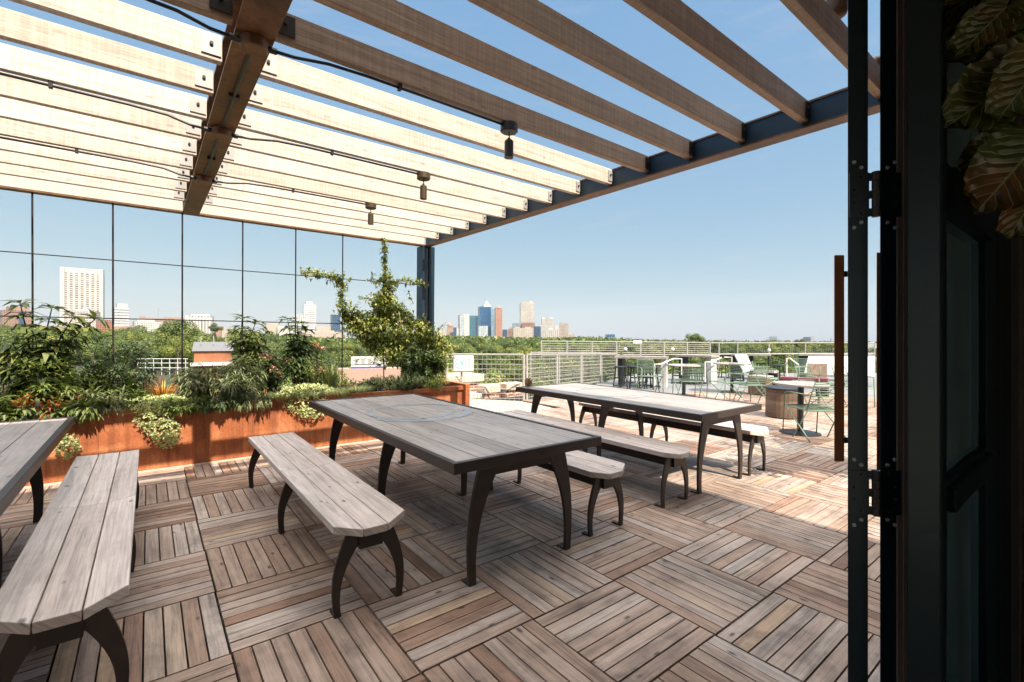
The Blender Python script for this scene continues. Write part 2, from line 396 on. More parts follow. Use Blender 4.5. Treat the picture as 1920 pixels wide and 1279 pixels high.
# ------------------------------------------------------------------ deck floor
T = 0.6096; U0, V0 = 0.2867, 1.1545
def on_deck(x, y):
    if y > 5.9 and x < 3.75: return False
    if y > 6.6 and x < 6.3: return False
    if x > 6.3 and y > 8.3 - (x - 6.3) * .38: return False
    return -4.4 < x < 13.6 and -3.4 < y < 8.4
mb = MB()
for i in range(-8, 23):
    for j in range(-8, 13):
        x, y = U0 + i * T, V0 + j * T
        if not on_deck(x + T / 2, y + T / 2): continue
        if y < -.2 and x > -3 and x < 3.9: continue
        g = .0035; n = 8; w = (T - 2 * g) / n; tone = R.gauss(0, .17)
        for k in range(n):
            a, b = g + k * w + .0038, g + (k + 1) * w - .0038
            z = R.uniform(-.0012, .0012)
            v = min(1, max(0, .5 + tone + R.gauss(0, .2)))
            if (i + j) % 2: mb.box(x + a, x + b, y + g, y + T - g, -.022, z, v, 1, skip=(0,))
            else: mb.box(x + g, x + T - g, y + a, y + b, -.022, z, v, 0, skip=(0,))
# half-width border strip against the planter
for i in range(-8, 6):
    x = U0 + i * T
    n = 8; w = (T - .007) / n
    y0 = V0 + 8 * T
    if x + T > 3.9: continue
deck = struct('deck', mb, M_deck, True)
mb = MB()
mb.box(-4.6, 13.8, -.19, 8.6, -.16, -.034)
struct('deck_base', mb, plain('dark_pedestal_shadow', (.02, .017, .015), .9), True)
mb = MB(); mb.box(-4.4, 3.55, 5.72 + .32, 6.2, -.03, -.004)
# ------------------------------------------------------------------ building we look out of
bld = thing('building', 'dark brick building whose open doorway the view is taken from', 'building', (0, 0, 0), deck=False)
YW, TOP = .50, 5.21
m = MB()
m.box(-9, -1.3, .1, YW, -.16, TOP, None, 0); m.box(2.62, 3.9, .12, YW, -.16, TOP, None, 0)
m.box(-1.3, 2.62, .12, YW, 2.62, TOP, None, 0)
obj('front_wall', m, M_bwall, bld)
m = MB(); m.box(3.6, 3.9, -8, .12, -.16, TOP); obj('side_wall', m, M_bwall, bld)
m = MB(); m.box(3.0, 3.2, -6, .118, -.1, 2.95); obj('interior_wall', m, M_dark, bld)
for q in ( (-3.4, -3.2, -6, .1, -.1, 2.95), (-3.2, 3.0, -6.2, -6, 2.6, 2.95), (-3.2, -2.9, -6.2, -6, -.1, 2.599), (-.2, .1, -6.2, -6, -.1, 2.599), (2.7, 3.0, -6.2, -6, -.1, 2.599)):  # gaps in the unseen back wall are added to let daylight into the room
    m = MB(); m.box(*q); obj('interior_wall', m, M_room, bld)
m = MB(); m.box(-3.2, 3.0, -6, .118, 2.95, 3.1); obj('ceiling', m, M_room, bld)
m = MB(); m.box(-3.2, 3.0, -6, -.2, -.16, -.035); obj('floor', m, plain('dark_interior_floor', (.36, .31, .27), .5), bld)
m = MB(); m.box(-9, 3.9, -8, YW - .002, TOP + .002, TOP + .12); obj('roof', m, M_roofm, bld)
m = MB(); m.box(-9, 3.0, -8, 7.1, -18, -.17); m.box(3.0, 6.4, -8, 9.3, -18, -.171); m.box(6.4, 24, -8, 7.9, -18, -.17); obj('lower_storeys', m, M_bwall, bld)

# ------------------------------------------------------------------ folding door and fixed glazing on the right
def ray2(px): return bearing(px)
def screw(mbx, c, nrm, r=.0045):
    c = Vector(c); nrm = Vector(nrm).normalized()
    mbx.tube([c - nrm * .001, c + nrm * .0025], [r, r * .8], 10)
    mbx.tube([c + nrm * .0026, c + nrm * .003], [r * .35, r * .3], 5)
def leaf_frame(p0, p1, away, length, parent, zt=2.52, zb=.02):
    """door leaf whose near edge runs p0-p1 and which runs back along 'away'"""
    p0 = Vector(p0); p1 = Vector(p1); a = Vector(away).normalized(); w = p1 - p0
    def slab(s0, s1, z0, z1, in0=0., in1=1.):
        mm = MB(); q0 = p0 + w * in0; q1 = p0 + w * in1
        P = [q0 + a * s0, q1 + a * s0, q1 + a * s1, q0 + a * s1]
        b = [tuple((p.x, p.y, z)) for z in (z0, z1) for p in P]; mm.v = b
        for f in ((0, 3, 2, 1), (4, 5, 6, 7), (0, 1, 5, 4), (1, 2, 6, 5), (2, 3, 7, 6), (3, 0, 4, 7)): mm.face(f)
        return mm
    obj('stile', slab(0, .075, zb, zt), M_door, parent, bevel=.003); obj('stile', slab(length - .075, length, zb, zt), M_door, parent, bevel=.003)
    for z0, z1 in ((zb, zb + .14), (.95, 1.01), (1.70, 1.80), (zt - .1, zt)):
        obj('rail', slab(.0751, length - .0751, z0, z1, .04, .96), M_door, parent, bevel=.002)
    obj('pane', slab(.0752, length - .0752, zb + .141, zt - .101, .42, .58), M_glass, parent)
dA = 1.06
A0, A1 = ray2(1589.5) * dA, ray2(1627.5) * dA
B0, B1 = ray2(1650) * dA, ray2(1689) * dA
door = thing('folding_door', 'dark steel folding door leaf, edge on, nearest the open terrace, with two hinges', 'door', (A0.x, A0.y, 0), deck=False)
awayA = ((A0 + A1) / 2).normalized()
leaf_frame(A0, A1, awayA, .95, door)
door2 = thing('folding_door', 'dark steel folding door leaf with a brown seal, hinged behind the first leaf', 'door', (B0.x, B0.y, 0), deck=False)
awayB = ((B0 + B1) / 2).normalized()
leaf_frame(B0, B1, awayB, .95, door2)
nrm = -Vector((CA, SA, 0))
rt = Vector((SA, -CA, 0))
for zc in (CAMZ + (639.5 - 366) / F * dA, CAMZ + (639.5 - 923) / F * dA):
    hg = bpy.data.objects.new('hinge', None); COL.objects.link(hg); hg.parent = door
    mid = (A1 + B0) / 2 + nrm * .006
    hg.location = Vector((mid.x, mid.y, zc)) - door.location
    k = MB()
    for q in range(5):
        z0 = zc - .051 + q * .0205
        k.tube([(mid.x, mid.y, z0 + .0006), (mid.x, mid.y, z0 + .0199)], .0082, 14)
    obj('knuckle', k, M_leg, hg, smooth=False)
    for sgn, e0, e1 in ((-1, A0, A1), (1, B1, B0)):
        pl = MB(); a = e1 + (e0 - e1) * .96; b = mid
        pl.bar(Vector((a.x, a.y, zc)) + nrm * .0022, Vector((e1.x, e1.y, zc)) + nrm * .0022, .003, .1, up=(0, 0, 1))
        for z in (zc - .04, zc, zc + .04): pl.bar(Vector((e1.x, e1.y, z)) + nrm * .0022, Vector((b.x, b.y, z)), .003, .018)
        obj('hinge_plate', pl, M_door, hg)
        for i, (fx, fz) in enumerate(((.35, -.041), (.7, -.015), (.7, .012), (.35, .041), (.35, .062), (.7, .074), (.35, -.062), (.7, -.074))):
            sc_ = MB(); c = e1 + (e0 - e1) * fx
            screw(sc_, Vector((c.x, c.y, zc + fz)) + nrm * (.004 if abs(fz) < .05 else .0006), nrm)
            obj('screw', sc_, M_galv if abs(fz) > .05 else M_steel, hg)
sl_ = MB(); p = B1 + rt * .001
sl_.bar(Vector((p.x, p.y, .03)) + rt * .004 , Vector((p.x, p.y, 2.5)) + rt * .004, .007, .03, up=tuple(rt))
sl_.bar(Vector((p.x, p.y, .03)) + rt * .0115 + nrm * .002, Vector((p.x, p.y, 2.5)) + rt * .0115 + nrm * .002, .006, .02, up=tuple(rt))
obj('weather_seal', sl_, M_rubber, door2)
# timber pull handles stood off from each leaf
for dd, (xa, xb), own, yt, yb in ((2.0, (1564, 1583), door, 478, 866), (1.96, (1643.5, 1652), door2, 473, 882)):
    c0, c1 = ray2(xa) * dd, ray2(xb) * dd
    zt, zb = CAMZ + (639.5 - yt) / F * dd, CAMZ + (639.5 - yb) / F * dd
    hb = MB(); aw = ((c0 + c1) / 2).normalized()
    w = c1 - c0; P = [c0, c1, c1 + aw * .03, c0 + aw * .03]
    hb.v = [(p.x, p.y, z) for z in (zb, zt) for p in P]
    for f in ((0, 3, 2, 1), (4, 5, 6, 7)): hb.face(f)
    for f in ((0, 1, 5, 4), (1, 2, 6, 5), (2, 3, 7, 6), (3, 0, 4, 7)):
        hb.face(f, [(hb.v[i][2], (hb.v[i][0] + hb.v[i][1])) for i in f], .5)
    h = obj('pull_handle', hb, M_handle, own, bevel=.004)
    mid = (c0 + c1) / 2 + aw * .015
    for z in (zt - .08, zb + .09):
        s_ = MB(); s_.tube([(mid.x, mid.y, z), tuple(Vector((mid.x, mid.y, z)) + rt * .065)], .006, 8); s_.tube([tuple(Vector((mid.x, mid.y, z)) + rt * .024), tuple(Vector((mid.x, mid.y, z)) + rt * .034)], .013, 10)
        o_ = obj('standoff', s_, M_black, own); 
# steel jamb post beside the folded leaves
jp = thing('door_post', 'broad dark steel post between the folded doors and the smoked glazing', 'post', tuple(ray2(1700) * .995), deck=False)
m = MB(); q0, q1 = ray2(1701) * 1.0, ray2(1765) * 1.0; aw = ((q0 + q1) / 2).normalized()
P = [q0, q1, q1 + aw * .11, q0 + aw * .11]; m.v = [(p.x, p.y, z) for z in (.0, 2.615) for p in P]
for f in ((0, 3, 2, 1), (4, 5, 6, 7), (0, 1, 5, 4), (1, 2, 6, 5), (2, 3, 7, 6), (3, 0, 4, 7)): m.face(f)
obj('post_tube', m, M_door, jp, bevel=.004)
# fixed glazed screen, running away to the right behind the post
gs = thing('glazed_screen', 'dark steel framed screen of smoked glass to the right of the folded doors', 'glass screen', (1.52, .25, 0), deck=False)
YG = .25
for x0, x1, nm in ((1.50, 1.548, 'mullion'), (2.15, 2.40, 'mullion')):
    m = MB(); m.box(x0, x1, YG, YG + .07, 0, 2.61); obj(nm, m, M_door, gs, bevel=.003)
for z0, z1 in ((.0, .16), (.955, 1.012), (1.70, 1.80), (2.5, 2.61)):
    m = MB(); m.box(1.5485, 2.1495, YG - .016, YG + .06, z0, z1); obj('rail', m, M_door, gs, bevel=.003)
    if z0 > .5 and z0 < 2: 
        m = MB(); m.box(1.5487, 2.1493, YG + .002, YG + .016, z1 + .001, z1 + .016); obj('glazing_bead', m, M_door, gs)
for z0, z1 in ((.162, .954), (1.014, 1.698), (1.802, 2.499)):
    m = MB(); m.box(1.5486, 2.1494, YG + .02, YG + .028, z0, z1); obj('pane', m, M_glass, gs)
m = MB(); m.box(2.401, 2.99, YG - .03, YG + .06, 0, 2.61); obj('infill_panel', m, M_dark, gs)

# two brown canister lamps on the front wall above the doors
for q, ln, zb, lb in ((far(1641, 2.9, 182), .235, None, 'brown canister wall lamp seen through the gap between the door leaves'), (far(1569, 2.75, 33), .26, None, 'brown canister wall lamp cut off by the top edge of the photo')):
    t = thing('wall_lamp', lb, 'lamp', tuple(q), 'canister wall lamps', False)
    m = MB(); m.lathe([(.034, 0), (.05, .012), (.056, .04), (.056, ln - .03), (.045, ln - .006), (.02, ln)], 24, tuple(q)); obj('lamp_shade', m, M_lampw, t, smooth=True)
    m = MB(); m.tube([q + Vector((0, -.05, ln * .6)), Vector((q.x, YW + .012, q.z + ln * .6))], .012, 8); m.box(q.x - .05, q.x + .05, YW + .002, YW + .013, q.z + ln * .6 - .06, q.z + ln * .6 + .06); obj('bracket', m, M_lampw, t)
# ------------------------------------------------------------------ pergola
S_ = .88
JZ0, JZ1 = 2.8555, 2.995
XL, XC0, XC1, XR = -2.72, .317, .48, 3.46
YF = 6.76
JY = [1.323 + .4206 * k for k in range(-2, 13)]
pg = thing('pergola', 'steel framed pergola of closely spaced timber joists over the dining tables', 'pergola', (3.54, 6.8, 0))
def ibeam(x0, x1, y0, y1, z0, z1, fl=.014, web=.012):
    m = MB(); c = (x0 + x1) / 2
    m.box(x0, x1, y0, y1, z0, z0 + fl); m.box(x0, x1, y0, y1, z1 - fl, z1); m.box(c - web, c + web, y0, y1, z0 + fl + .0005, z1 - fl - .0005); return m
cb = obj('central_beam', ibeam(XC0, XC1, .56, YF - .004, 2.809, 2.985), M_beam, pg)
m = MB(); y0, y1 = .56, YF + .1
m.box(XR, 3.58, y0, y1, 2.809, 2.822); m.box(3.535, 3.548, y0, y1, 2.8225, 2.985); m.box(XR + .03, 3.58, y0, y1, 2.9855, 2.998)
eb = obj('edge_beam', m, M_beam, pg)
m = MB(); m.box(3.5, 3.5345, y0, y1 - .11, 2.8225, 2.985); obj('beam_web', m, M_navy, eb)
obj('edge_beam', ibeam(XL - .12, XL, .56, YF + .1, 2.809, 2.985), M_beam, pg)
m = MB(); m.box(XL, 3.459, YF, YF + .012, 2.83, 2.97); fb = obj('far_beam', m, M_fascia, pg)
m = MB(); m.box(XL, 3.459, YF - .002, YF + .11, 2.809, 2.8295); obj('flange', m, M_beam, fb)
px0, px1 = 3.43, 3.645
m = MB(); m.box(px0, px0 + .075, YF, YF + .2, -.1, 2.808); m.box(px1 - .09, px1, YF, YF + .2, -.1, 2.808); m.box(px0 + .0755, px1 - .0905, YF + .09, YF + .105, -.1, 2.808)
po = obj('post', m, M_navy, pg)
m = MB(); m.box(px0 + .0757, px1 - .0907, YF + .06, YF + .0895, .6, 2.8); obj('web_plate', m, M_fascia, po)
JTONE = (.16, .3, .12, .28, .2, .1, .82, .7, .9, .76, .86, .72, .92, .8, .85)   # board tone carries the shade on nearer joists and sun on farther ones
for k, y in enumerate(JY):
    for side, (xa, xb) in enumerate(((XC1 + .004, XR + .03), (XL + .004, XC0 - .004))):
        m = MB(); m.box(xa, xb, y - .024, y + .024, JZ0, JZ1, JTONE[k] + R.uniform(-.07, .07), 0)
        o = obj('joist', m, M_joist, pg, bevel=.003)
        for xx, wd in ((xa + .05, .045),) + (((xb - .03, .025),) if side == 0 else ((xb - .05, .045),)):
            if side == 1 and xx < 0 and xx == xa + .05: continue
            bm_ = MB(); bm_.box(xx - wd, xx + wd, y - .0325, y - .0245, JZ0 + .022, JZ1 - .02)
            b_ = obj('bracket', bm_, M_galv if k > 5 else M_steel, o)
            bm_ = MB(); bm_.tube([(xx, y - .0325, (JZ0 + JZ1) / 2 + .008), (xx, y - .044, (JZ0 + JZ1) / 2 + .008)], .009, 8); 
            # the bolt belongs to the same bracket
            b2 = obj('bolt', bm_, M_steel, o)

# conduits under three of the joists, with boxes, clips and drop lamps
SEQ = ('nearest the building', 'second from the building', 'farthest from the building')
for n, k in enumerate((3, 6, 9)):
    y = 1.323 + .4206 * k; zc = JZ0 - .022; yj = y - .055
    cz = thing('conduit', 'black conduit run under the pergola joists, ' + SEQ[n], 'conduit', (.4, y, 2.8))
    m = MB()
    for x0, x1 in ((-2.6, .30), (.50, 1.90)):
        pts = []
        if x0 < 0: pts = [(x0, y, zc), (-.1, y, zc), (.1, y, zc - .008), (.22, y - .01, 2.793), (.33, y - .015, 2.785)]
        else: pts = [(.46, y - .015, 2.785), (.58, y - .01, 2.793), (.75, y, zc - .008), (.95, y, zc), (1.9, y, zc)]
        m.tube(pts, .0085, 8)
    obj('pipe', m, M_conduit, cz, smooth=True)
    for x in (-1.4, -.45, 1.15):
        m = MB(); m.box(x - .009, x + .009, y - .016, y + .016, zc - .014, zc + .022); obj('clip', m, M_conduit, cz)
    m = MB(); m.lathe([(.056, -.028), (.06, -.024), (.06, .022), (.05, .022)], 24, (.398, y - .02, 2.783)); jb = obj('junction_box', m, M_beam, cz)
    for sx in (-1, 1):
        m = MB(); m.tube([(.398 + sx * .058, y - .016, 2.785), (.398 + sx * .10, y - .014, 2.787)], .0155, 8); obj('gland', m, M_conduit, cz)
    m = MB(); m.tube([(.398, y + .04, 2.785), (.398, y + .075, 2.787)], .0155, 8); obj('gland', m, M_conduit, cz)
    if k < 9:
        m = MB(); m.tube([(.398, y + .05, 2.7985), (.398, y + 3 * .4206 - .1, 2.7985)], .0095, 8); m.box(.37, .426, y + .63, y + .645, 2.789, 2.8085); obj('link_pipe', m, M_conduit, cz)
    lp = thing('pendant_lamp', ('dark pendant spot lamp hanging from the dark joist, nearest of three', 'brass pendant spot lamp hanging in the middle of the pergola row of three', 'brass pendant spot lamp farthest away in the pergola row of three')[n], 'lamp', (1.95, y, JZ0 - .01), 'pendant lamps under the pergola')
    x = 1.95; mt = M_lamp if n else M_black
    m = MB(); m.lathe([(.052, -.052), (.06, -.045), (.06, .004), (.048, .008)], 24, (x, y, JZ0 - .01)); obj('canopy', m, mt, lp, smooth=False)
    m = MB(); m.tube([(x, y, JZ0 - .062), (x + .003, y, JZ0 - .11)], .005, 6); m.tube([(x, y, JZ0 - .1), (x, y, JZ0 - .118)], .011, 8); obj('stem', m, mt, lp)
    m = MB(); m.lathe([(.026, -.235), (.031, -.235), (.031, -.125), (.026, -.116), (.012, -.114)], 20, (x, y, JZ0)); obj('lamp_shade', m, mt, lp)

# trellis of rods between the far beam and the planter
YC = 6.80
tr = thing('trellis', 'grid of thin dark rods stretched under the far pergola beam', 'trellis', (0, YC, 0))
for i in range(-2, 7):
    x = -.933 + .625 * i
    m = MB(); m.tube([(x, YC, .5), (x, YC, 2.81)], .0085, 6); obj('rod', m, M_steel, tr)
for z in (2.186, 1.545, .95):
    m = MB(); m.tube([(-2.6, YC - .012, z), (3.43, YC - .012, z)], .006, 6); obj('cross_rod', m, M_black, tr)

# ------------------------------------------------------------------ dining tables and benches
def leg_profile(half_foot, half_top, H, wt, wb, knee=.62):
    """one swept leg of a bent-plate frame: outline in (x, z), right-hand side"""
    n = 10; out = []
    for i in range(n + 1):
        t = i / n; z = H * t
        x = half_foot + (half_top - half_foot) * t - .035 * math.sin(math.pi * t) * (-1)
        out.append((x, z))
    inn = []
    for i in range(n + 1):
        t = 1 - i / n; z = H * t
        w = wb + (wt - wb) * t ** 2.1
        x = half_foot + (half_top - half_foot) * t + .035 * math.sin(math.pi * t) - w
        inn.append((x, z))
    return out + inn
def frame(parent, xc, y, H, hf, ht, wt, wb, th, mat):
    for sg in (-1, 1):
        pr = [(xc + sg * x, z) for x, z in leg_profile(hf, ht, H, wt, wb)]
        if sg < 0: pr = pr[::-1]
        m = MB(); m.prism(pr, y - th / 2, y + th / 2)
        lg = obj('leg', m, mat, parent, bevel=.002)
        x = xc + sg * (hf - wb * .5)
        m = MB(); m.box(x - wb * .5, x + wb * .5, y + th / 2 + .001, y + th / 2 + .06, 0, .012); obj('foot', m, mat, lg)
def ring(mb_, cx, cy, r0, r1, a0, a1, z, sx=1., n=40):
    for i in range(n):
        t0, t1 = a0 + (a1 - a0) * i / n, a0 + (a1 - a0) * (i + 1) / n
        P = [(cx + r * math.cos(t) * sx, cy + r * math.sin(t), z) for r, t in ((r0, t0), (r1, t0), (r1, t1), (r0, t1))]
        if (P[1][0] - P[0][0]) * (P[2][1] - P[0][1]) - (P[1][1] - P[0][1]) * (P[2][0] - P[0][0]) < 0: P = P[::-1]
        mb_.poly(P)
M_ring = plain('grey_stain_ring', (.30, .315, .33), .5, 0, .2, 8)
TBL = []
def make_table(x0, x1, y0, y1, label, H=.74):
    xc = (x0 + x1) / 2
    t = thing('dining_table', label, 'table', (xc, (y0 + y1) / 2, 0), 'long dining tables under the pergola')
    fr = .034; n = 7; w = (x1 - x0 - 2 * fr) / n
    m = MB()
    for k in range(n):
        a = x0 + fr + k * w
        cuts = [y0 + fr, y1 - fr]
        m.box(a + .0022, a + w - .0022, cuts[0] + .002, cuts[1] - .002, H - .04, H - .004 + R.uniform(-.0012, .0008), None, 1)
    obj('tabletop', m, M_table, t, bevel=.0015)
    m = MB()
    for q in ((x0, x0 + fr, y0, y1), (x1 - fr, x1, y0, y1), (x0 + fr, x1 - fr, y0, y0 + fr), (x0 + fr, x1 - fr, y1 - fr, y1)):
        m.box(q[0], q[1], q[2], q[3], H - .058, H + .002)
    m.box(x0 + fr, x1 - fr, y0 + fr, y1 - fr, H - .05, H - .0415)
    obj('edge_frame', m, M_leg, t, bevel=.004)
    for y in (y0 + .12, (y0 + y1) / 2 + .02, y1 - .12):
        frame(t, xc, y, H - .0585, .395, .33, .155, .048, .022, M_leg)
    for y in (y0 + .12, (y0 + y1) / 2 + .02, y1 - .12):
        m = MB(); m.box(xc - .27, xc + .27, y - .008, y + .008, H - .14, H - .059); obj('apron', m, M_leg, t)
    if x0 < 0: TBL.append(t); return t
    m = MB(); cy = (y0 + y1) / 2 + .28; zz = H - .0015
    ring(m, xc, cy, .335, .385, .9, 5.6, zz, 1.0); ring(m, xc + .03, cy - .05, .40, .475, 3.5, 6.05, zz + .0004, 1.0)
    ring(m, xc + .02, cy - .04, .42, .46, .15, 1.5, zz + .0004, 1.0)
    obj('stained_ring', m, M_ring, t)
    TBL.append(t); return t
def make_bench(x0, x1, y0, y1, label, H=.445):
    xc = (x0 + x1) / 2; W = x1 - x0; w = W / 3; ym = (y0 + y1) / 2 - .05
    t = thing('bench', label, 'bench', (xc, (y0 + y1) / 2, 0), 'plank benches beside the dining tables')
    m = MB(); dish = .018; th = .04
    for a, b in ((y0, ym - .0015), (ym + .0015, y1)):
        for k in range(3):
            xa, xb = x0 + k * w + .0022, x0 + (k + 1) * w - .0022
            za = H + dish if k == 0 else H; zb = H + dish if k == 2 else H
            ch0 = (.075 if a == y0 else 0); ch1 = (.075 if b == y1 else 0)
            ya0, yb0, ya1, yb1 = a, a, b, b
            if k == 0: ya0 += ch0; ya1 -= ch1
            if k == 2: yb0 += ch0; yb1 -= ch1
            vv = R.random(); base = len(m.v); ou = R.random() * 40
            for dz in (-th, 0):
                m.v += [(xa, ya0, za + dz), (xb, yb0, zb + dz), (xb, yb1, zb + dz), (xa, ya1, za + dz)]
            for f in ((0, 3, 2, 1), (4, 5, 6, 7), (0, 1, 5, 4), (1, 2, 6, 5), (2, 3, 7, 6), (3, 0, 4, 7)):
                m.face([base + i for i in f], [(m.v[base + i][1] + ou, m.v[base + i][0] + m.v[base + i][2] + ou) for i in f], vv)
    obj('seat', m, M_bench, t, bevel=.004)
    m = MB(); m.box(xc - .06, xc + .06, y0 + .06, y1 - .06, H - .125, H - th - .001); obj('under_rail', m, M_steel, t)
    for y in (y0 + .09, (y0 + y1) / 2, y1 - .09):
        frame(t, xc, y, H - th - .002, W / 2 - .012, W / 2 - .07, .11, .034, .018, M_leg)
        m = MB(); m.box(xc - .1, xc + .1, y - .0085, y + .0085, H - .11, H - th - .0015); obj('crossbar', m, M_leg, t)
    return t
make_table(-1.575, -.452, 2.22, 4.97, 'grey plank dining table cut off by the left edge of the photo')
make_table(1.24, 2.37, 2.09, 4.85, 'grey plank dining table standing complete in the middle of the deck')
make_table(3.72, 4.83, 2.16, 4.72, 'grey plank dining table half in sun, beside the terrace with green chairs')
make_bench(-.43, -.055, 2.19, 4.86, 'pale plank bench in the left foreground, right of the cut off table')
make_bench(.71, 1.09, 2.27, 4.88, 'pale plank bench along the left side of the middle table')
make_bench(2.42, 2.80, 2.16, 4.75, 'pale plank bench mostly hidden behind the middle table')
make_bench(3.31, 3.70, 2.18, 4.72, 'pale plank bench along the near side of the half sunlit table')
make_bench(4.80, 5.17, 2.18, 4.72, 'sunlit plank bench on the far side of the half sunlit table')

# ------------------------------------------------------------------ planter
PX1 = 3.72; PY0, PY1, PZ = 5.99, 7.05, .64
pl = thing('planter', 'long rusty steel planter box running along the edge of the deck', 'planter', (.5, PY0, 0))
for xa in (-4.4, -2.4, -.38, 1.62):
    m = MB(); m.box(xa, min(xa + (1.997 if xa < -4 or xa > -.5 else 2.017), PX1 - .0125) if xa < 1.6 else PX1 - .0125, PY0 + R.uniform(0, .003), PY0 + .012, .0, PZ - .0605); obj('front_panel', m, M_corten, pl)
m = MB(); m.box(-4.4, PX1, PY0 - .03, PY0 + .04, PZ - .06, PZ); obj('rim', m, M_corten, pl, bevel=.004)
m = MB(); m.box(PX1 - .012, PX1 + .06, PY0 - .1, PY1, .0, PZ + .03); obj('end_panel', m, M_corten, pl, bevel=.004)
m = MB(); m.box(-4.4, PX1 - .013, PY1, PY1 + .012, 0, PZ); obj('back_panel', m, M_corten, pl)
m = MB(); m.box(-4.4, PX1 - .013, PY0 + .0405, PY1 - .001, .1, PZ - .05); obj('soil', m, M_soil, pl)
m = MB(); m.box(-4.4, 3.7, 5.935, PY0 - .001, -.03, .006); st_ = struct('stone_margin', m, M_cap, True)

# ------------------------------------------------------------------ planting
F_shrub = foliage('mid_green_leaves', [(0, (0.061, 0.096, 0.027)), (.5, (0.149, 0.200, 0.045)), (1, (0.298, 0.320, 0.090))], .3)
F_dark = foliage('dark_green_leaves', [(0, (0.035, 0.061, 0.024)), (.5, (0.079, 0.120, 0.039)), (1, (0.175, 0.208, 0.068))], .25)
F_whorl = foliage('glossy_whorled_leaves', [(0, (0.044, 0.072, 0.027)), (.6, (0.123, 0.160, 0.045)), (1, (0.280, 0.288, 0.090))], .25, .35)
F_willow = foliage('grey_green_leaves', [(0, (0.088, 0.112, 0.053)), (.5, (0.193, 0.224, 0.105)), (1, (0.350, 0.352, 0.180))], .3)
F_sedum = foliage('pale_green_rosettes', [(0, (0.228, 0.304, 0.135)), (.5, (0.490, 0.544, 0.270)), (1, (0.787, 0.768, 0.450))], .2)
F_vine = foliage('yellow_green_vine_leaves', [(0, (0.070, 0.112, 0.030)), (.5, (0.193, 0.240, 0.053)), (1, (0.455, 0.432, 0.120))], .3)
F_grass = foliage('blue_green_blades', [(0, (0.140, 0.176, 0.075)), (1, (0.385, 0.400, 0.195))], .25)
F_dry = foliage('orange_dry_fronds', [(0, (0.525, 0.208, 0.045)), (1, (0.800, 0.448, 0.120))], .3)
F_red = foliage('russet_leaves', [(0, (0.350, 0.080, 0.038)), (1, (0.700, 0.208, 0.075))], .3)
def rdir(rr, zmin=-1.):
    while True:
        d = Vector((rr.uniform(-1, 1), rr.uniform(-1, 1), rr.uniform(zmin, 1)))
        if .05 < d.length < 1: return d.normalized()
def clampv(a): return min(1, max(0, a))

def bush(name, label, cat, base, height, rx, ry, nstem, nleaf, LL, LW, mat, seed, droop=.15, stem_t=.006, group=None, tall=None, lean=(0, 0), flowers=None, zlow=.15):
    rr = random.Random(seed); base = Vector(base)
    t = thing(name, label, cat, base, group)
    lf = MB(); sm = MB(); fl = []
    for s in range(nstem):
        ang = rr.uniform(0, 6.283); q = math.sqrt(rr.random())
        hh = height * rr.uniform(.55, 1.0) * (1 - .45 * q * q)
        if tall and s < len(tall): tx, ty, hh = tall[s]; end = base + Vector((tx, ty, hh))
        else: end = base + Vector((math.cos(ang) * rx * q + lean[0] * hh, math.sin(ang) * ry * q + lean[1] * hh, hh))
        st0 = base + Vector((math.cos(ang) * rx * q * .35, math.sin(ang) * ry * q * .35, 0))
        mid = (st0 + end) / 2 + Vector((rr.uniform(-.05, .05), rr.uniform(-.05, .05), .05 * height))
        pts = [st0, st0.lerp(mid, .5) + Vector((0, 0, .02)), mid, mid.lerp(end, .5) + Vector((0, 0, .015)), end]
        sm.tube(pts, [stem_t, stem_t * .9, stem_t * .75, stem_t * .6, stem_t * .35], 5)
        per = int(nleaf * 1.8) // nstem
        for i in range(per):
            u = zlow + (1 - zlow) * rr.random() ** .8; k = min(3, int(u * 4)); p = pts[k].lerp(pts[k + 1], u * 4 - k)
            ax = (pts[k + 1] - pts[k]).normalized()
            d = rdir(rr); d = (d - ax * d.dot(ax)).normalized() + ax * rr.uniform(.1, .8); d.z -= droop * rr.random()
            sc = rr.uniform(.65, 1.15)
            p = p + d.normalized() * rr.uniform(0, LL * .5)
            lf.leaf(p, d, Vector((0, 0, 1)), LL * sc, LW * sc, clampv(rr.gauss(.45, .22)), .2, rr.uniform(.05, .4))
        if flowers and rr.random() < flowers[0]:
            fm = MB(); fl.append(fm)
            for i in range(flowers[2]):
                d = rdir(rr, -.2); fm.leaf(end + d * .02, d, Vector((0, 0, 1)), flowers[3], flowers[3] * .7, rr.random(), .3, .2)
    obj('stem', sm, M_bark, t); obj('foliage', lf, mat, t)
    for fm in fl: obj('flower', fm, flowers[1], t)
    return t
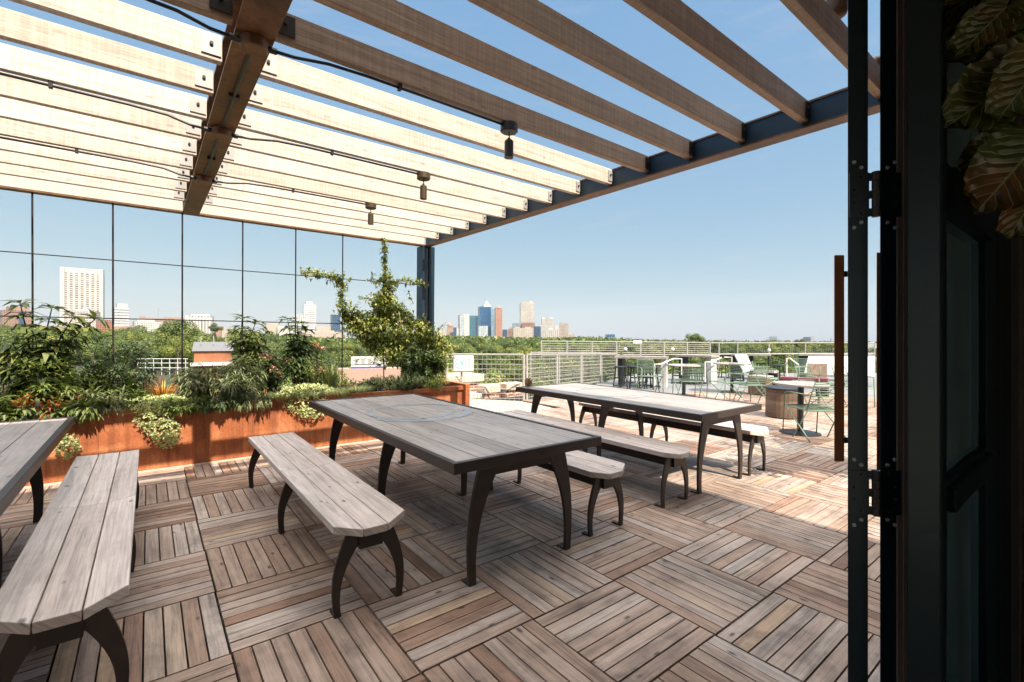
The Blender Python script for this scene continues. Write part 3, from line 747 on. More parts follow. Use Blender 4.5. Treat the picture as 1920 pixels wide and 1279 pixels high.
def whorl(name, label, base, tips, LL, LW, mat, seed, nper=10, nring=3):
    """upright plant whose leaves sit in whorls along each stem and at its tip"""
    rr = random.Random(seed); base = Vector(base); t = thing(name, label, 'plant', base); lf = MB(); sm = MB()
    for tp in tips:
        end = base + Vector(tp); L_ = (end - base).length
        mid = base.lerp(end, .55) + Vector((-tp[0] * .25 + rr.uniform(-.03, .03), rr.uniform(-.04, .04), 0))
        pts = [base, base.lerp(mid, .6), mid, mid.lerp(end, .5) + Vector((0, 0, .03)), end]
        sm.tube(pts, [.012, .010, .008, .006, .004], 6)
        for q in range(nring):
            u = 1 - q * .11 - (rr.uniform(0, .04) if q else 0)
            if u < .1: break
            k = min(3, int(u * 4)); p = pts[k].lerp(pts[k + 1], u * 4 - k); ax = (pts[k + 1] - pts[k]).normalized()
            for i in range(nper):
                a = 6.283 * i / nper + rr.uniform(-.2, .2); o = ax.orthogonal().normalized(); o2 = ax.cross(o)
                d = o * math.cos(a) + o2 * math.sin(a) + ax * rr.uniform(.05, .6 if q == 0 else .3); d.z -= .12
                s = rr.uniform(.75, 1.1); lf.leaf(p + ax * rr.uniform(-.02, .02), d, Vector((0, 0, 1)), LL * s, LW * s, clampv(rr.gauss(.5, .25)), .15, rr.uniform(.1, .45))
    obj('stem', sm, M_bark, t); obj('foliage', lf, mat, t); return t
def mound(name, label, blobs, nleaf, LL, mat, seed, cat='plant'):
    """cushion or trailing plant: small rosettes over the surface of overlapping lobes (x, y, z, rx, ry, rz)"""
    rr = random.Random(seed); b0 = blobs[0]; t = thing(name, label, cat, (b0[0], b0[1], b0[2])); lf = MB(); sm = MB()
    tot = sum(b[3] * b[5] + b[3] * b[4] for b in blobs)
    for b in blobs:
        c = Vector(b[:3])
        sm.tube([Vector(b0[:3]) + Vector((0, .05, -.02)), c.lerp(Vector(b0[:3]), .5) + Vector((0, .02, .01)), c], .006, 5)
        for i in range(int(nleaf * (b[3] * b[5] + b[3] * b[4]) / tot)):
            d = rdir(rr); k = rr.uniform(.72, 1.08); nzn = .12 * math.sin(d.x * 7 + b[0] * 9) * math.sin(d.z * 8 + 2)
            p = c + Vector((d.x * b[3], d.y * b[4], d.z * b[5])) * (k + nzn)
            vv = clampv(rr.gauss(.55, .2))
            for j in range(4):
                e = (d + rdir(rr) * .9).normalized(); lf.leaf(p, e, d, LL * rr.uniform(.7, 1.2), LL * .5, vv, .2, .1)
    obj('stem', sm, M_bark, t); obj('foliage', lf, mat, t); return t
def tuft(name, label, base, nb, H, W, spread, mat, seed, cat='grass'):
    rr = random.Random(seed); base = Vector(base); t = thing(name, label, cat, base); m = MB()
    for i in range(nb):
        a = rr.uniform(0, 6.283); q = math.sqrt(rr.random()) * .35 * spread; p = base + Vector((math.cos(a) * q, math.sin(a) * q * .7, 0))
        h = H * rr.uniform(.55, 1.05); out = Vector((math.cos(a), math.sin(a), 0)) * spread * rr.uniform(.2, 1.0)
        sd = out.cross(Vector((0, 0, 1))).normalized() * W / 2; vv = rr.random(); prev = None
        for k in range(5):
            u = k / 4; c = p + out * u ** 1.9 + Vector((0, 0, h * (u - .28 * u ** 2.6))); w = sd * (1 - u ** 1.5 * .92)
            b = len(m.v); m.v += [tuple(c - w), tuple(c + w)]
            if prev is not None: m.face((prev, prev + 1, b + 1, b), [(0, 0)] * 4, vv)
            prev = b
    obj('blades', m, mat, t); return t

PB = PZ - .05
def pp(px, yoff=.25): 
    q = spot(px, 700, v=PY0 + yoff); return Vector((q.x, PY0 + yoff, PB))
def ztop(px, py, yoff): return spot(px, py, v=PY0 + yoff).z - PB
# left end: dense shrubs
bush('laurel_shrub', 'dense green shrub at the far left end of the planter', 'shrub', pp(-20, .3), ztop(-20, 640, .3), .42, .3, 26, 900, .085, .026, F_shrub, 1)
bush('laurel_shrub', 'bushy green shrub below the tall whorled plant at the left of the planter', 'shrub', pp(95, .22), ztop(95, 655, .22), .42, .26, 28, 1100, .085, .026, F_shrub, 2)
bush('laurel_shrub', 'green shrub with upright spiky shoots in front of the white slab tower', 'shrub', pp(165, .42), ztop(165, 622, .42), .36, .3, 22, 800, .08, .022, F_dark, 3, stem_t=.007)
bush('laurel_shrub', 'green shrub with upright spiky shoots left of the orange dry plant', 'shrub', pp(235, .42), ztop(235, 628, .42), .34, .28, 20, 720, .08, .022, F_dark, 4, stem_t=.007)
bush('russet_shrub', 'low shrub with russet leaves drooping over the left of the planter rim', 'shrub', pp(95, .02), .24, .3, .15, 16, 300, .085, .025, F_red, 5, droop=.9)
bush('leafy_shrub', 'low broad leaved shrub spilling over the rim by the cut off table', 'shrub', pp(30, .0), .30, .36, .18, 18, 520, .09, .028, F_shrub, 6, droop=.8)
bush('leafy_shrub', 'low pale spiky shrub on the rim left of the frosty trailing plant', 'shrub', pp(178, .02), .26, .26, .16, 16, 330, .10, .02, F_willow, 7, droop=.5)
whorl('whorled_plant', 'tall plant with leaf whorls arching right below the white slab tower', pp(70, .34), [(-.12, .05, ztop(60, 570, .3)), (.10, 0, ztop(85, 578, .3)), (.26, -.02, ztop(115, 592, .3)), (.42, -.03, ztop(135, 597, .3)), (-.02, .03, ztop(60, 632, .3)), (-.16, -.03, ztop(45, 645, .3)), (.08, -.08, ztop(75, 660, .3)), (-.22, -.06, ztop(30, 672, .3)), (.18, .06, ztop(95, 640, .3))], .165, .055, F_whorl, 8, 13, 6)
bush('leafy_shrub', 'low dark green shrub between the spiky shrubs and the frosty trailing plant', 'shrub', pp(220, .2), ztop(220, 705, .2), .28, .22, 18, 620, .07, .026, F_shrub, 9)
tuft('dry_fern', 'clump of orange dry fronds behind the frosty trailing plant', pp(305, .42), 130, ztop(305, 690, .42), .014, .26, F_dry, 10, 'fern')
c = pp(285, .0)
mound('trailing_sedum', 'frosty pale trailing plant hanging far down the middle of the planter front', [(c.x, PY0 + .05, PZ + .02, .27, .16, .075), (c.x + .17, PY0 + .12, PZ + .03, .2, .16, .07), (c.x + .02, PY0 - .05, PZ - .10, .15, .06, .09), (c.x + .09, PY0 - .07, PZ - .22, .13, .06, .10), (c.x + .12, PY0 - .07, PZ - .33, .10, .05, .08)], 1300, .03, F_sedum, 11)
c = pp(92, .0)
mound('trailing_sedum', 'small pale trailing plant at the planter rim behind the cut off table corner', [(c.x + .02, PY0 - .02, PZ - .04, .16, .07, .08), (c.x + .13, PY0 - .05, PZ - .3, .07, .05, .1)], 420, .032, F_sedum, 12)
bush('willow_leaf_shrub', 'narrow leaved grey green shrub in the shadow of the central beam', 'shrub', pp(375, .14), ztop(375, 672, .14), .26, .2, 26, 900, .095, .018, F_willow, 13, droop=.9)
bush('willow_leaf_shrub', 'narrow leaved grey green shrub drooping over the rim right of the beam shadow', 'shrub', pp(445, .1), ztop(445, 655, .1), .33, .22, 34, 1300, .10, .018, F_willow, 14, droop=1.0)
bush('flowering_shrub', 'dark shrub with a few pink flowers behind the narrow leaved shrubs', 'shrub', pp(500, .42), ztop(500, 640, .42), .34, .26, 26, 850, .075, .026, F_dark, 15, flowers=(.3, M_flowerp, 14, .045))
whorl('whorled_plant', 'arching whorled plant in front of the wide white tower behind the third rod', pp(450, .36), [(.02, 0, ztop(455, 597, .3)), (.16, 0, ztop(470, 606, .3)), (.28, -.02, ztop(490, 622, .3)), (-.06, 0, ztop(440, 625, .3)), (.22, .02, ztop(485, 650, .3)), (.05, -.03, ztop(452, 650, .3))], .145, .05, F_whorl, 16, 12, 6)
whorl('whorled_plant', 'dark whorled plant left of the iris clump with its tip bent left', pp(555, .36), [(-.10, 0, ztop(532, 600, .3)), (.02, 0, ztop(553, 605, .3)), (.12, 0, ztop(573, 618, .3)), (-.02, .04, ztop(550, 640, .3)), (.14, .03, ztop(580, 650, .3)), (-.08, 0, ztop(535, 660, .3))], .155, .052, F_dark, 17, 12, 6)
bush('flowering_shrub', 'shrub with pale pink flowers around the foot of the dark whorled plant', 'shrub', pp(590, .46), ztop(590, 640, .46), .26, .22, 20, 520, .07, .028, F_shrub, 18, flowers=(.35, M_flowerp, 12, .045))
tuft('iris_clump', 'clump of upright blade leaves right of the dark whorled plant', pp(620, .3), 120, ztop(615, 655, .3), .018, .22, F_grass, 19, 'plant')
tuft('fine_grass', 'soft fine grass mound spilling over the rim left of the middle table', pp(528, .04), 600, .17, .004, .30, F_grass, 20)
tuft('fine_grass', 'soft fine grass mound behind the far corner of the middle table', pp(668, .12), 600, .20, .004, .30, F_grass, 21)
c = pp(578, .0)
mound('trailing_sedum', 'pale trailing plant hanging over the rim beside the corner of the middle table', [(c.x, PY0 + .10, PZ + .06, .30, .16, .07), (c.x - .02, PY0 - .03, PZ - .08, .24, .07, .09), (c.x + .04, PY0 - .06, PZ - .17, .16, .06, .08)], 1150, .03, F_sedum, 22)
bush('rosemary_bush', 'dark needle leaved bush below the flowering vine', 'shrub', pp(752, .12), ztop(752, 690, .12), .40, .24, 44, 2000, .045, .010, F_dark, 23, droop=0)
bush('juniper', 'low yellow green feathery bush at the right end of the planter', 'shrub', pp(815, .08), .22, .26, .18, 22, 900, .05, .009, F_vine, 24, droop=.2)
for i_, (px_, h_, m_, LL_, LW_, nl_, lb_) in enumerate(((8, .16, F_shrub, .09, .03, 420, 'leafy shrub hanging over the rim at the far left edge of the photo'), (60, .12, F_willow, .08, .024, 380, 'narrow leaved shrub trailing over the rim behind the cut off table'), (135, .14, F_shrub, .085, .028, 420, 'leafy shrub hanging over the rim right of the small pale trailing plant'), (405, .12, F_dark, .08, .022, 420, 'dark leafy fringe over the rim inside the beam shadow'), (480, .10, F_willow, .08, .016, 380, 'thin grey green fringe over the rim left of the grass mound'), (345, .12, F_shrub, .075, .024, 360, 'leafy fringe over the rim right of the frosty trailing plant'))):
    bush('spilling_shrub', lb_, 'shrub', pp(px_, -.01), h_, .24, .1, 16, nl_, LL_, LW_, m_, 60 + i_, droop=1.5, lean=(0, -.9))
tuft('fine_grass', 'soft fine grass mound in front of the rusty gap left of the dark needle leaved bush', pp(640, .02), 480, .16, .004, .28, F_grass, 71)
bush('creeping_plant', 'low creeping plant on the soil behind the soft grass mounds', 'plant', pp(650, .5), .16, .5, .2, 24, 520, .05, .022, F_shrub, 72)
bush('creeping_plant', 'low creeping plant at the foot of the flowering vine', 'plant', pp(705, .45), .24, .4, .2, 24, 560, .055, .022, F_dark, 73)
# flowering vine climbing the trellis
rr = random.Random(31)
vb = pp(770, .62); vn = thing('flowering_vine', 'cream flowered vine climbing the trellis rods by the corner post', 'vine', vb)
sm = MB(); lf = MB(); fl = MB()
def vine_path(pxy, dens, rad, flw=.25, big=1.0):
    pts = [spot(x, y, v=YC - .03 - rr.uniform(0, .06)) for x, y in pxy]
    sm.tube(pts, .006, 5)
    for a, b in zip(pts, pts[1:]):
        ph = rr.uniform(0, 6)
        for i in range(int((b - a).length * dens * (2.2 if rad > .1 else 1.5))):
            u = rr.random(); gp = .5 + .5 * math.sin(u * (b - a).length * 13 + ph)
            if rr.random() > .35 + .65 * gp: continue
            p = a.lerp(b, u) + rdir(rr) * rad * (.45 + .85 * gp) * rr.random() ** .6
            d = rdir(rr); s = rr.uniform(.7, 1.2) * big
            lf.leaf(p, d, Vector((0, 0, 1)), .066 * s, .035 * s, clampv(rr.gauss(.5, .25)), .2, .2)
            if rr.random() < flw * .34:
                for j in range(6): fl.leaf(p, rdir(rr), Vector((0, 0, 1)), .03, .02, rr.random(), .2, .1)
vine_path([(770, 720), (745, 640), (730, 570), (722, 520), (720, 455)], 160, .05)
vine_path([(724, 530), (722, 480), (722, 448)], 170, .06)
vine_path([(730, 560), (690, 610), (650, 600), (640, 560), (640, 525), (610, 515), (570, 510)], 330, .075, .35)
vine_path([(725, 530), (760, 525), (800, 535)], 190, .06)
vine_path([(725, 525), (690, 525)], 160, .06)
vine_path([(765, 545), (775, 570)], 60, .04)
vine_path([(720, 600), (728, 570), (722, 530)], 700, .14, .4)
vine_path([(660, 590), (700, 612), (740, 600), (790, 612)], 620, .16, .4)
vine_path([(700, 560), (735, 585), (700, 625), (650, 605)], 500, .12, .4)
vine_path([(690, 640), (740, 630), (800, 640), (830, 665)], 1250, .2, .3)
vine_path([(735, 660), (780, 665), (815, 690)], 1250, .19, .15)
vine_path([(655, 600), (690, 640), (740, 680)], 700, .17, .3)
vine_path([(640, 575), (655, 600), (690, 600)], 420, .12, .35)
vine_path([(705, 570), (760, 590), (795, 625), (838, 650)], 700, .17, .35)
vine_path([(725, 545), (725, 600)], 700, .17, .4)
vine_path([(800, 650), (830, 690), (825, 715)], 850, .15, .08)
lv = [Vector(lf.v[5 * i]) for i in range(len(lf.v) // 5)]
for i in range(150):
    p = lv[rr.randrange(len(lv))]; d = rdir(rr, -.3); d.y *= .4; e = p + d.normalized() * rr.uniform(.12, .28); sm.tube([p, p.lerp(e, .5) + Vector((0, 0, .015)), e], [.003, .002, .001], 4)
    for k in range(10):
        lf.leaf(p.lerp(e, rr.uniform(.3, 1)), rdir(rr), Vector((0, 0, 1)), .06 * rr.uniform(.6, 1.2), .032, clampv(rr.gauss(.5, .25)), .2, .2)
obj('stem', sm, M_bark, vn); obj('foliage', lf, F_vine, vn); obj('flower', fl, M_flowerw, vn)
bush('leafy_shrub', 'rounded dark green shrub filling the right end of the planter', 'shrub', pp(790, .3), ztop(790, 630, .3), .38, .28, 48, 2700, .06, .030, F_dark, 33, droop=.1)

# ------------------------------------------------------------------ exit sign, gravel, parapet, fences
sp = spot(868, 757); sg = thing('exit_sign', 'white box sign with pale EXIT lettering on a grey pole', 'sign', sp)
c0 = spot(858, 667, v=sp.y); c1 = spot(890, 695, v=sp.y); zc = (c0.z + c1.z) / 2; hz = (c0.z - c1.z) / 2
m = MB(); m.tube([(sp.x, sp.y + .06, -.02), (sp.x, sp.y + .06, c0.z)], .022, 8); m.box(sp.x - .07, sp.x + .07, sp.y, sp.y + .14, -.03, .0); obj('pole', m, M_galv, sg)
DRot = Matrix.Translation((0, 0, 0)) @ Matrix.Translation((sp.x, sp.y, 0)) @ Matrix.Rotation(-.42, 4, 'Z')
hw = .205
m = MB(); m.box(-hw, hw, -.06, .035, zc - hz, zc + hz, None, None, DRot); obj('sign_box', m, M_white, sg, bevel=.02)
m = MB(); h = hz * .5; w = .055
def bars(segs, ox):
    for (x0, z0, x1, z1) in segs: m.bar(DRot @ Vector((ox + x0 * w, -.0625, zc + z0 * h)), DRot @ Vector((ox + x1 * w, -.0625, zc + z1 * h)), .024, .003, up=tuple(DRot.to_3x3() @ Vector((0, -1, 0))))
bars([(-.6, -1, -.6, 1), (-.6, 1, .6, 1), (-.6, 0, .4, 0), (-.6, -1, .6, -1)], -.125)
bars([(-.6, -1, .6, 1), (-.6, 1, .6, -1)], -.035)
bars([(0, -1, 0, 1)], .04)
bars([(-.7, 1, .7, 1), (0, -1, 0, 1)], .115)
obj('lettering', m, plain('pale_cyan_letter_paint', (.24, .46, .50), .5), sg)
m = MB(); a = [(3.8, 6.62), (6.3, 6.62), (6.45, 7.85), (5.4, 9.25), (3.2, 9.25), (3.2, 7.1)]
m.poly([(x, y, -.03) for x, y in a]); g_ = struct('gravel_bed', m, M_gravel, True)
# brick parapet pier with stone cap, stone blocks
q = spot(878, 752)
pr_ = thing('brick_pier', 'low red brick pier with a broad buff stone cap behind the exit sign', 'wall', (q.x, q.y + 1.0, 0))
x0, y0 = spot(835, 740, v=q.y + 1.0).x, q.y + 1.0; x1 = spot(908, 740, v=y0).x; zt = spot(880, 703, v=y0).z; zb = spot(880, 717, v=y0).z
m = MB(); m.box(x0 - .6, x1 - .08, y0 + .1, y0 + .7, -.1, zb - .001); obj('brickwork', m, M_brick, pr_)
m = MB(); m.box(x0 - .7, x1, y0, y0 + .8, zb, zt); obj('cap', m, M_cap, pr_, bevel=.02)
m = MB(); m.box(x0 - .5, x1 - .35, y0 - .4, y0 + .09, -.05, spot(880, 735, v=y0).z); obj('white_base', m, M_white, pr_)
for (pa, pb, ptop, pbot, pz, lb) in ((909, 950, 724, 738, 757, 'long buff stone block on dark brick beside the exit sign'), (950, 985, 720, 733, 752, 'buff stone block standing behind the pine cone table corner')):
    y_ = spot((pa + pb) / 2, 752).y + .9; xa, xb = spot(pa, 730, v=y_).x, spot(pb, 730, v=y_).x; zt_, zb_ = spot(pa, ptop, v=y_).z, spot(pa, pbot, v=y_).z
    t = thing('parapet_wall', lb, 'wall', (xa, y_, 0)); m = MB(); m.box(xa, xb - .01, y_, y_ + .35, zb_, zt_); obj('cap', m, M_cap, t, bevel=.015)
    m = MB(); m.box(xa + .03, xb - .04, y_ + .05, y_ + .3, -.1, zb_ - .001); obj('brickwork', m, M_brick, t)

def mesh_fence(label, pts, zt, zb, nposts, pitch=.1, group=None, post_r=.026, name='mesh_fence', deck=True, rail=.03, cat='fence', wire=.0052):
    a, b = Vector(pts[0]), Vector(pts[1]); t = thing(name, label, cat, a, group, deck)
    d = b - a; n = int(d.to_2d().length / pitch); zt0, zt1 = zt; zb0, zb1 = zb
    for i in range(nposts):
        u = i / (nposts - 1); p = a + d * u; m = MB(); m.tube([(p.x, p.y, zb0 + (zb1 - zb0) * u - .1), (p.x, p.y, zt0 + (zt1 - zt0) * u)], post_r, 8); obj('post', m, M_mesh, t)
    for tt in (0, 1):
        m = MB(); m.tube([(a.x, a.y, (zt0, zb0)[tt]), (b.x, b.y, (zt1, zb1)[tt])], rail * .6, 6); obj('rail', m, M_mesh, t)
    m = MB()
    for i in range(n + 1):
        u = i / n; p = a + d * u; m.tube([(p.x, p.y, zb0 + (zb1 - zb0) * u), (p.x, p.y, zt0 + (zt1 - zt0) * u)], wire, 3, cap=False)
    nz = int((zt0 - zb0) / pitch)
    for k in range(1, nz):
        u = k / nz; m.tube([(a.x, a.y, zb0 + (zt0 - zb0) * u), (b.x, b.y, zb1 + (zt1 - zb1) * u)], wire, 3, cap=False)
    obj('wire_mesh', m, M_mesh, t); return t
f0 = far(838, 10.6); f1 = far(982, 10.15); f2 = far(1156, 15.4); f1b = far(1006, 11.2)
mesh_fence('pale wire mesh fence behind the exit sign', (f0, f1), (CAMZ - .30, CAMZ - .295), (-.02, .02), 2, deck=False)
mesh_fence('pale wire mesh fence running back along the gravel to the bar tables', (far(988, 10.2), f2), (CAMZ - .295, CAMZ - .42), (.04, -.10), 5, deck=False)
mesh_fence('second pale wire mesh panel standing behind the long mesh fence', (far(940 + 55, 13), far(1128, 17.5)), (CAMZ - .32, CAMZ - .44), (.0, -.12), 4, deck=False)
g0, g1 = far(1015, 17.0), far(1331, 18.2)
up = mesh_fence('pale wire mesh guard rail above the bar counters', (g0, g1), (CAMZ - .005, CAMZ - .06), (CAMZ - .52, CAMZ - .52), 8, .085, deck=False, post_r=.03)
for px in (1171, 1259):
    u = (px - 1015) / 316; p = far(px, 17.5); m = MB(); m.lathe([(.01, -.07), (.05, -.055), (.07, 0), (.05, .055), (.01, .07)], 14, (p.x - .05, p.y - .08, CAMZ - .31))
    tag(obj('globe_lamp', m, M_white, smooth=True), 'small white globe lamp on the mesh guard rail, ' + ('left one' if px < 1200 else 'right one'), 'lamp', None, False)
m = MB(); p = far(1195, 17.4, 642); m.box(-.16, .16, -.012, .012, -.06, .06, None, None, Matrix.Translation(p + Vector((0, 0, .02))) @ Matrix.Rotation(-.62, 4, 'Z')); tag(obj('notice_plate', m, M_white), 'small blank white plate on the top rail of the mesh guard', 'sign', None, False)
# cable rail to the right
a, b = far(1333, 18.4), far(1640, 19.5); t = thing('cable_rail', 'thin grey railing with upright wires right of the mesh guard', 'railing', a, None, False)
for i, px in enumerate((1348, 1383, 1442, 1510, 1575, 1640)):
    p = far(px, 18.4 + 1.1 * (px - 1333) / 307); m = MB(); m.tube([(p.x, p.y, CAMZ - 1.3), (p.x, p.y, CAMZ - .07)], .024, 6); obj('post', m, M_mesh, t)
for z in (-.075, -.52):
    m = MB(); m.tube([(a.x, a.y, CAMZ + z), (b.x, b.y, CAMZ + z)], .02 if z > -.1 else .028, 6); obj('rail', m, M_mesh, t)
m = MB()
for i in range(90):
    p = a.lerp(b, i / 89); m.tube([(p.x, p.y, CAMZ - .52), (p.x, p.y, CAMZ - .23)], .005, 3, cap=False)
obj('infill_wire', m, M_mesh, t)
m = MB(); p = far(1442, 18.5, 657); m.lathe([(.01, -.07), (.05, -.055), (.07, 0), (.05, .055), (.01, .07)], 14, tuple(p)); tag(obj('globe_lamp', m, M_white, smooth=True), 'small white globe lamp on the thin grey railing to the right', 'lamp', None, False)
# back terrace floor
m = MB(); q = [(9.2, 7.2), (8.9, 5.6), (9.3, 4.9), (11.9, 5.2), (13.6, 4.3), (24, -2.5), (28, 4), (16, 15), (10.5, 10.5)]
m = MB(); m.poly([(x, y, -.027) for x, y in [(9.0, 5.5), (13.65, 3.5), (13.65, -3), (25, -3), (25, 5.6), (17.6, 9.7), (14.5, 11.1), (12.2, 10.1), (6.6, 7.9)]]); struct('terrace_paving', m, M_slab, True)

# pine cone on the table corner
q = Vector((3.86, 4.63, .742)); m = MB(); rr = random.Random(5)
t = thing('pine_cone', 'small brown pine cone on the far left corner of the half sunlit table', 'pine cone', q)
m.lathe([(.01, 0), (.035, .015), (.048, .045), (.042, .08), (.02, .105), (.004, .115)], 12, tuple(q))
for k in range(60):
    u = rr.random(); a_ = rr.uniform(0, 6.28); r_ = .05 * math.sin(math.pi * (.15 + .75 * u)); d = Vector((math.cos(a_), math.sin(a_), .35))
    m.leaf(q + Vector((math.cos(a_) * r_ * .8, math.sin(a_) * r_ * .8, .015 + u * .09)), d, Vector((0, 0, 1)), .022, .02, rr.random(), .3, -.2)
obj('scales', m, plain('brown_cone_scales', (.24, .12, .05), .8, 0, .3, 40), t)

# ------------------------------------------------------------------ terrace furniture
def wire_chair(label):
    t = thing('wire_chair', label, 'chair', (0, 0, 0), 'green wire chairs on the terrace'); r = .009
    sw, sd, sh = .23, .22, .43
    m = MB()
    m.tube([(-sw, -sd, sh), (sw, -sd, sh), (sw, sd, sh - .02), (-sw, sd, sh - .02)], r, 6, closed=True)
    for i in range(13):
        x = -sw + 2 * sw * (i + .5) / 13; m.tube([(x, -sd, sh), (x, 0, sh - .025), (x, sd, sh - .02)], .0055, 4)
    obj('seat', m, M_green, t, smooth=True)
    m = MB()
    m.tube([(-sw, sd - .02, sh - .02), (-sw + .01, sd + .05, sh + .2), (-sw + .02, sd + .11, sh + .38), (sw - .02, sd + .11, sh + .38), (sw - .01, sd + .05, sh + .2), (sw, sd - .02, sh - .02)], r, 6)
    for i in range(10):
        u = .12 + .82 * i / 9; z = sh + .38 * u; y = sd - .01 + .12 * u; m.tube([(-sw + .015 * u, y, z), (0, y + .02, z), (sw - .015 * u, y, z)], .0055, 4)
    obj('backrest', m, M_green, t, smooth=True)
    for sx in (-1, 1):
        m = MB(); m.tube([(sx * (sw + .03), -sd - .03, 0), (sx * (sw + .03), -sd, sh + .18), (sx * (sw + .03), -sd + .06, sh + .205), (sx * (sw + .02), sd + .03, sh + .2)], r, 6); obj('arm', m, M_green, t, smooth=True)
        m = MB(); m.tube([(sx * (sw + .025), -sd + .02, sh + .0), (sx * (sw + .05), sd + .14, .0)], r, 6); obj('leg', m, M_green, t, smooth=True)
        m = MB(); m.tube([(sx * sw, sd, sh - .02), (sx * (sw + .03), sd - .25, .0)], r, 6); obj('leg', m, M_green, t, smooth=True)
    return t
ch0 = wire_chair('green wire chair standing nearest the red brown door handle')
ch0.location = Vector((7.42, 2.62, 0)); ch0.rotation_euler = (0, 0, 2.55)
def chair_at(px, py, rz, label):
    q = spot(px, py); dup(ch0, (q.x, q.y, 0), rz, label)
chair_at(1217, 737, -.62, 'green wire chair in front of the left bar table, back to the bar')
chair_at(1290, 748, 2.5, 'green wire chair with its back to us at the small round table')
chair_at(1358, 752, -1.9, 'green wire chair turned right, just left of the cushioned chair')
chair_at(1403, 757, 2.7, 'green wire chair with its back to us behind the right corner of the sunlit table')
chair_at(1438, 742, .4, 'green wire chair turned towards the white board and the round table')
chair_at(1532, 764, -.3, 'green wire chair on the far side of the nearest round table')
chair_at(1512, 728, -.9, 'green wire chair in front of the plywood panel')
chair_at(1600, 760, .9, 'green wire chair mostly hidden behind the steel door leaf')
def round_table(px, py, r, label, H=.74, top=M_table, first=None):
    q = spot(px, py); t = thing('round_table', label, 'table', (q.x, q.y, 0), 'round terrace tables')
    m = MB(); m.lathe([(r - .01, H - .03), (r, H - .025), (r, H - .005), (r - .005, H)], 36, (q.x, q.y, 0)); obj('tabletop', m, top, t)
    m = MB(); m.tube([(q.x, q.y, .02), (q.x, q.y, H - .03)], .042, 12); obj('pedestal', m, M_black, t)
    m = MB(); m.lathe([(.27, 0), (.27, .012), (.05, .03)], 28, (q.x, q.y, 0)); obj('base', m, M_black, t); return t
round_table(1500, 812, .36, 'round table nearest us on a black pedestal, by the wooden bin')
round_table(1282, 742, .36, 'small round table in the middle of the terrace with a pale top', top=M_bench)
round_table(1372, 735, .45, 'larger round table right of the handrail with dark pedestal')
q = spot(1467, 782); q.z = 0
t = thing('litter_bin', 'round slatted wooden bin with a dark lid beside the nearest round table', 'bin', q)
m = MB(); n = 26
for k in range(n):
    a0, a1 = 6.283 * k / n, 6.283 * (k + .94) / n; v_ = R.random(); ou = R.random() * 20
    for h_ in range(5):
        P = [(q.x + .27 * math.cos(a), q.y + .27 * math.sin(a), z) for z in (.02 + h_ * .096, .113 + h_ * .096) for a in (a0, a1)]
        m.poly([P[0], P[1], P[3], P[2]], [(k * .065, h_ * .7), (k * .065 + .06, h_ * .7), (k * .065 + .06, h_ * .7 + .09), (k * .065, h_ * .7 + .09)], (h_ * .37) % 1)
m.lathe([(.262, .02), (.262, .5)], 26, tuple(q)); obj('slatted_body', m, M_barrel, t)
m = MB(); m.lathe([(.29, .5), (.31, .505), (.31, .525), (.29, .535)], 32, tuple(q)); obj('lid', m, M_black, t)
# bar counters and stools
def bar_counter(pa, pb, d0, d1, label, legpx, white=True):
    a, b = far(pa, d0), far(pb, d1); t = thing('bar_counter', label, 'bar table', a, 'bar height counters', False); zt = CAMZ - .44
    m = MB(); dd = (b - a); n = Vector((-dd.y, dd.x, 0)).normalized(); w = .55
    P = [a - n * .08, b - n * .08, b + n * w, a + n * w]; m.v = [(p.x, p.y, z) for z in (zt - .06, zt) for p in P]
    for f_ in ((0, 3, 2, 1), (4, 5, 6, 7), (0, 1, 5, 4), (1, 2, 6, 5), (2, 3, 7, 6), (3, 0, 4, 7)): m.face(f_)
    obj('counter_top', m, M_table, t)
    zb = -.12
    for px_, w_, mt in legpx:
        u = (px_ - pa) / (pb - pa); p = a.lerp(b, u); m = MB(); e = dd.normalized() * w_ / 2
        P = [p - e + n * .02, p + e + n * .02, p + e + n * .46, p - e + n * .46]; m.v = [(k.x, k.y, z) for z in (zb, zt - .0605) for k in P]
        for f_ in ((0, 3, 2, 1), (4, 5, 6, 7), (0, 1, 5, 4), (1, 2, 6, 5), (2, 3, 7, 6), (3, 0, 4, 7)): m.face(f_)
        obj('end_leg', m, mt, t)
    return t
bar_counter(1153, 1250, 13.6, 13.0, 'bar height counter with a pale concrete end leg, left one', [(1163, .12, M_black), (1244, .14, M_concrete)])
bar_counter(1268, 1336, 15.0, 14.2, 'bar height counter with a pale concrete end leg, right of the handrail', [(1276, .12, M_black), (1329, .14, M_concrete)])
bar_counter(1372, 1444, 16.2, 15.6, 'bar height counter on black legs behind the white slanted board', [(1382, .3, M_black), (1409, .12, M_black), (1441, .05, M_black)])
bar_counter(1498, 1640, 16.0, 15.0, 'bar height counter on black legs behind the big white board', [(1508, .3, M_black), (1600, .14, M_concrete)])
def stool():
    t = thing('bar_stool', 'black bar stool with a round seat drawn up at the bar counters', 'stool', (0, 0, 0), 'black bar stools at the counters', False)
    m = MB(); m.lathe([(.16, .70), (.175, .705), (.175, .73), (.15, .74)], 18); obj('seat', m, M_black, t)
    for a in range(4):
        c, s = math.cos(a * 1.5708 + .785), math.sin(a * 1.5708 + .785); m = MB(); m.tube([(c * .21, s * .21, 0), (c * .12, s * .12, .705)], .017, 6); obj('leg', m, M_black, t)
    m = MB()
    for z, r in ((.2, .185), (.42, .155)): m.tube([(math.cos(a * 1.5708 + .785) * r, math.sin(a * 1.5708 + .785) * r, z) for a in range(4)], .011, 5, closed=True)
    obj('footrest', m, M_black, t); return t
s0 = stool(); first = True
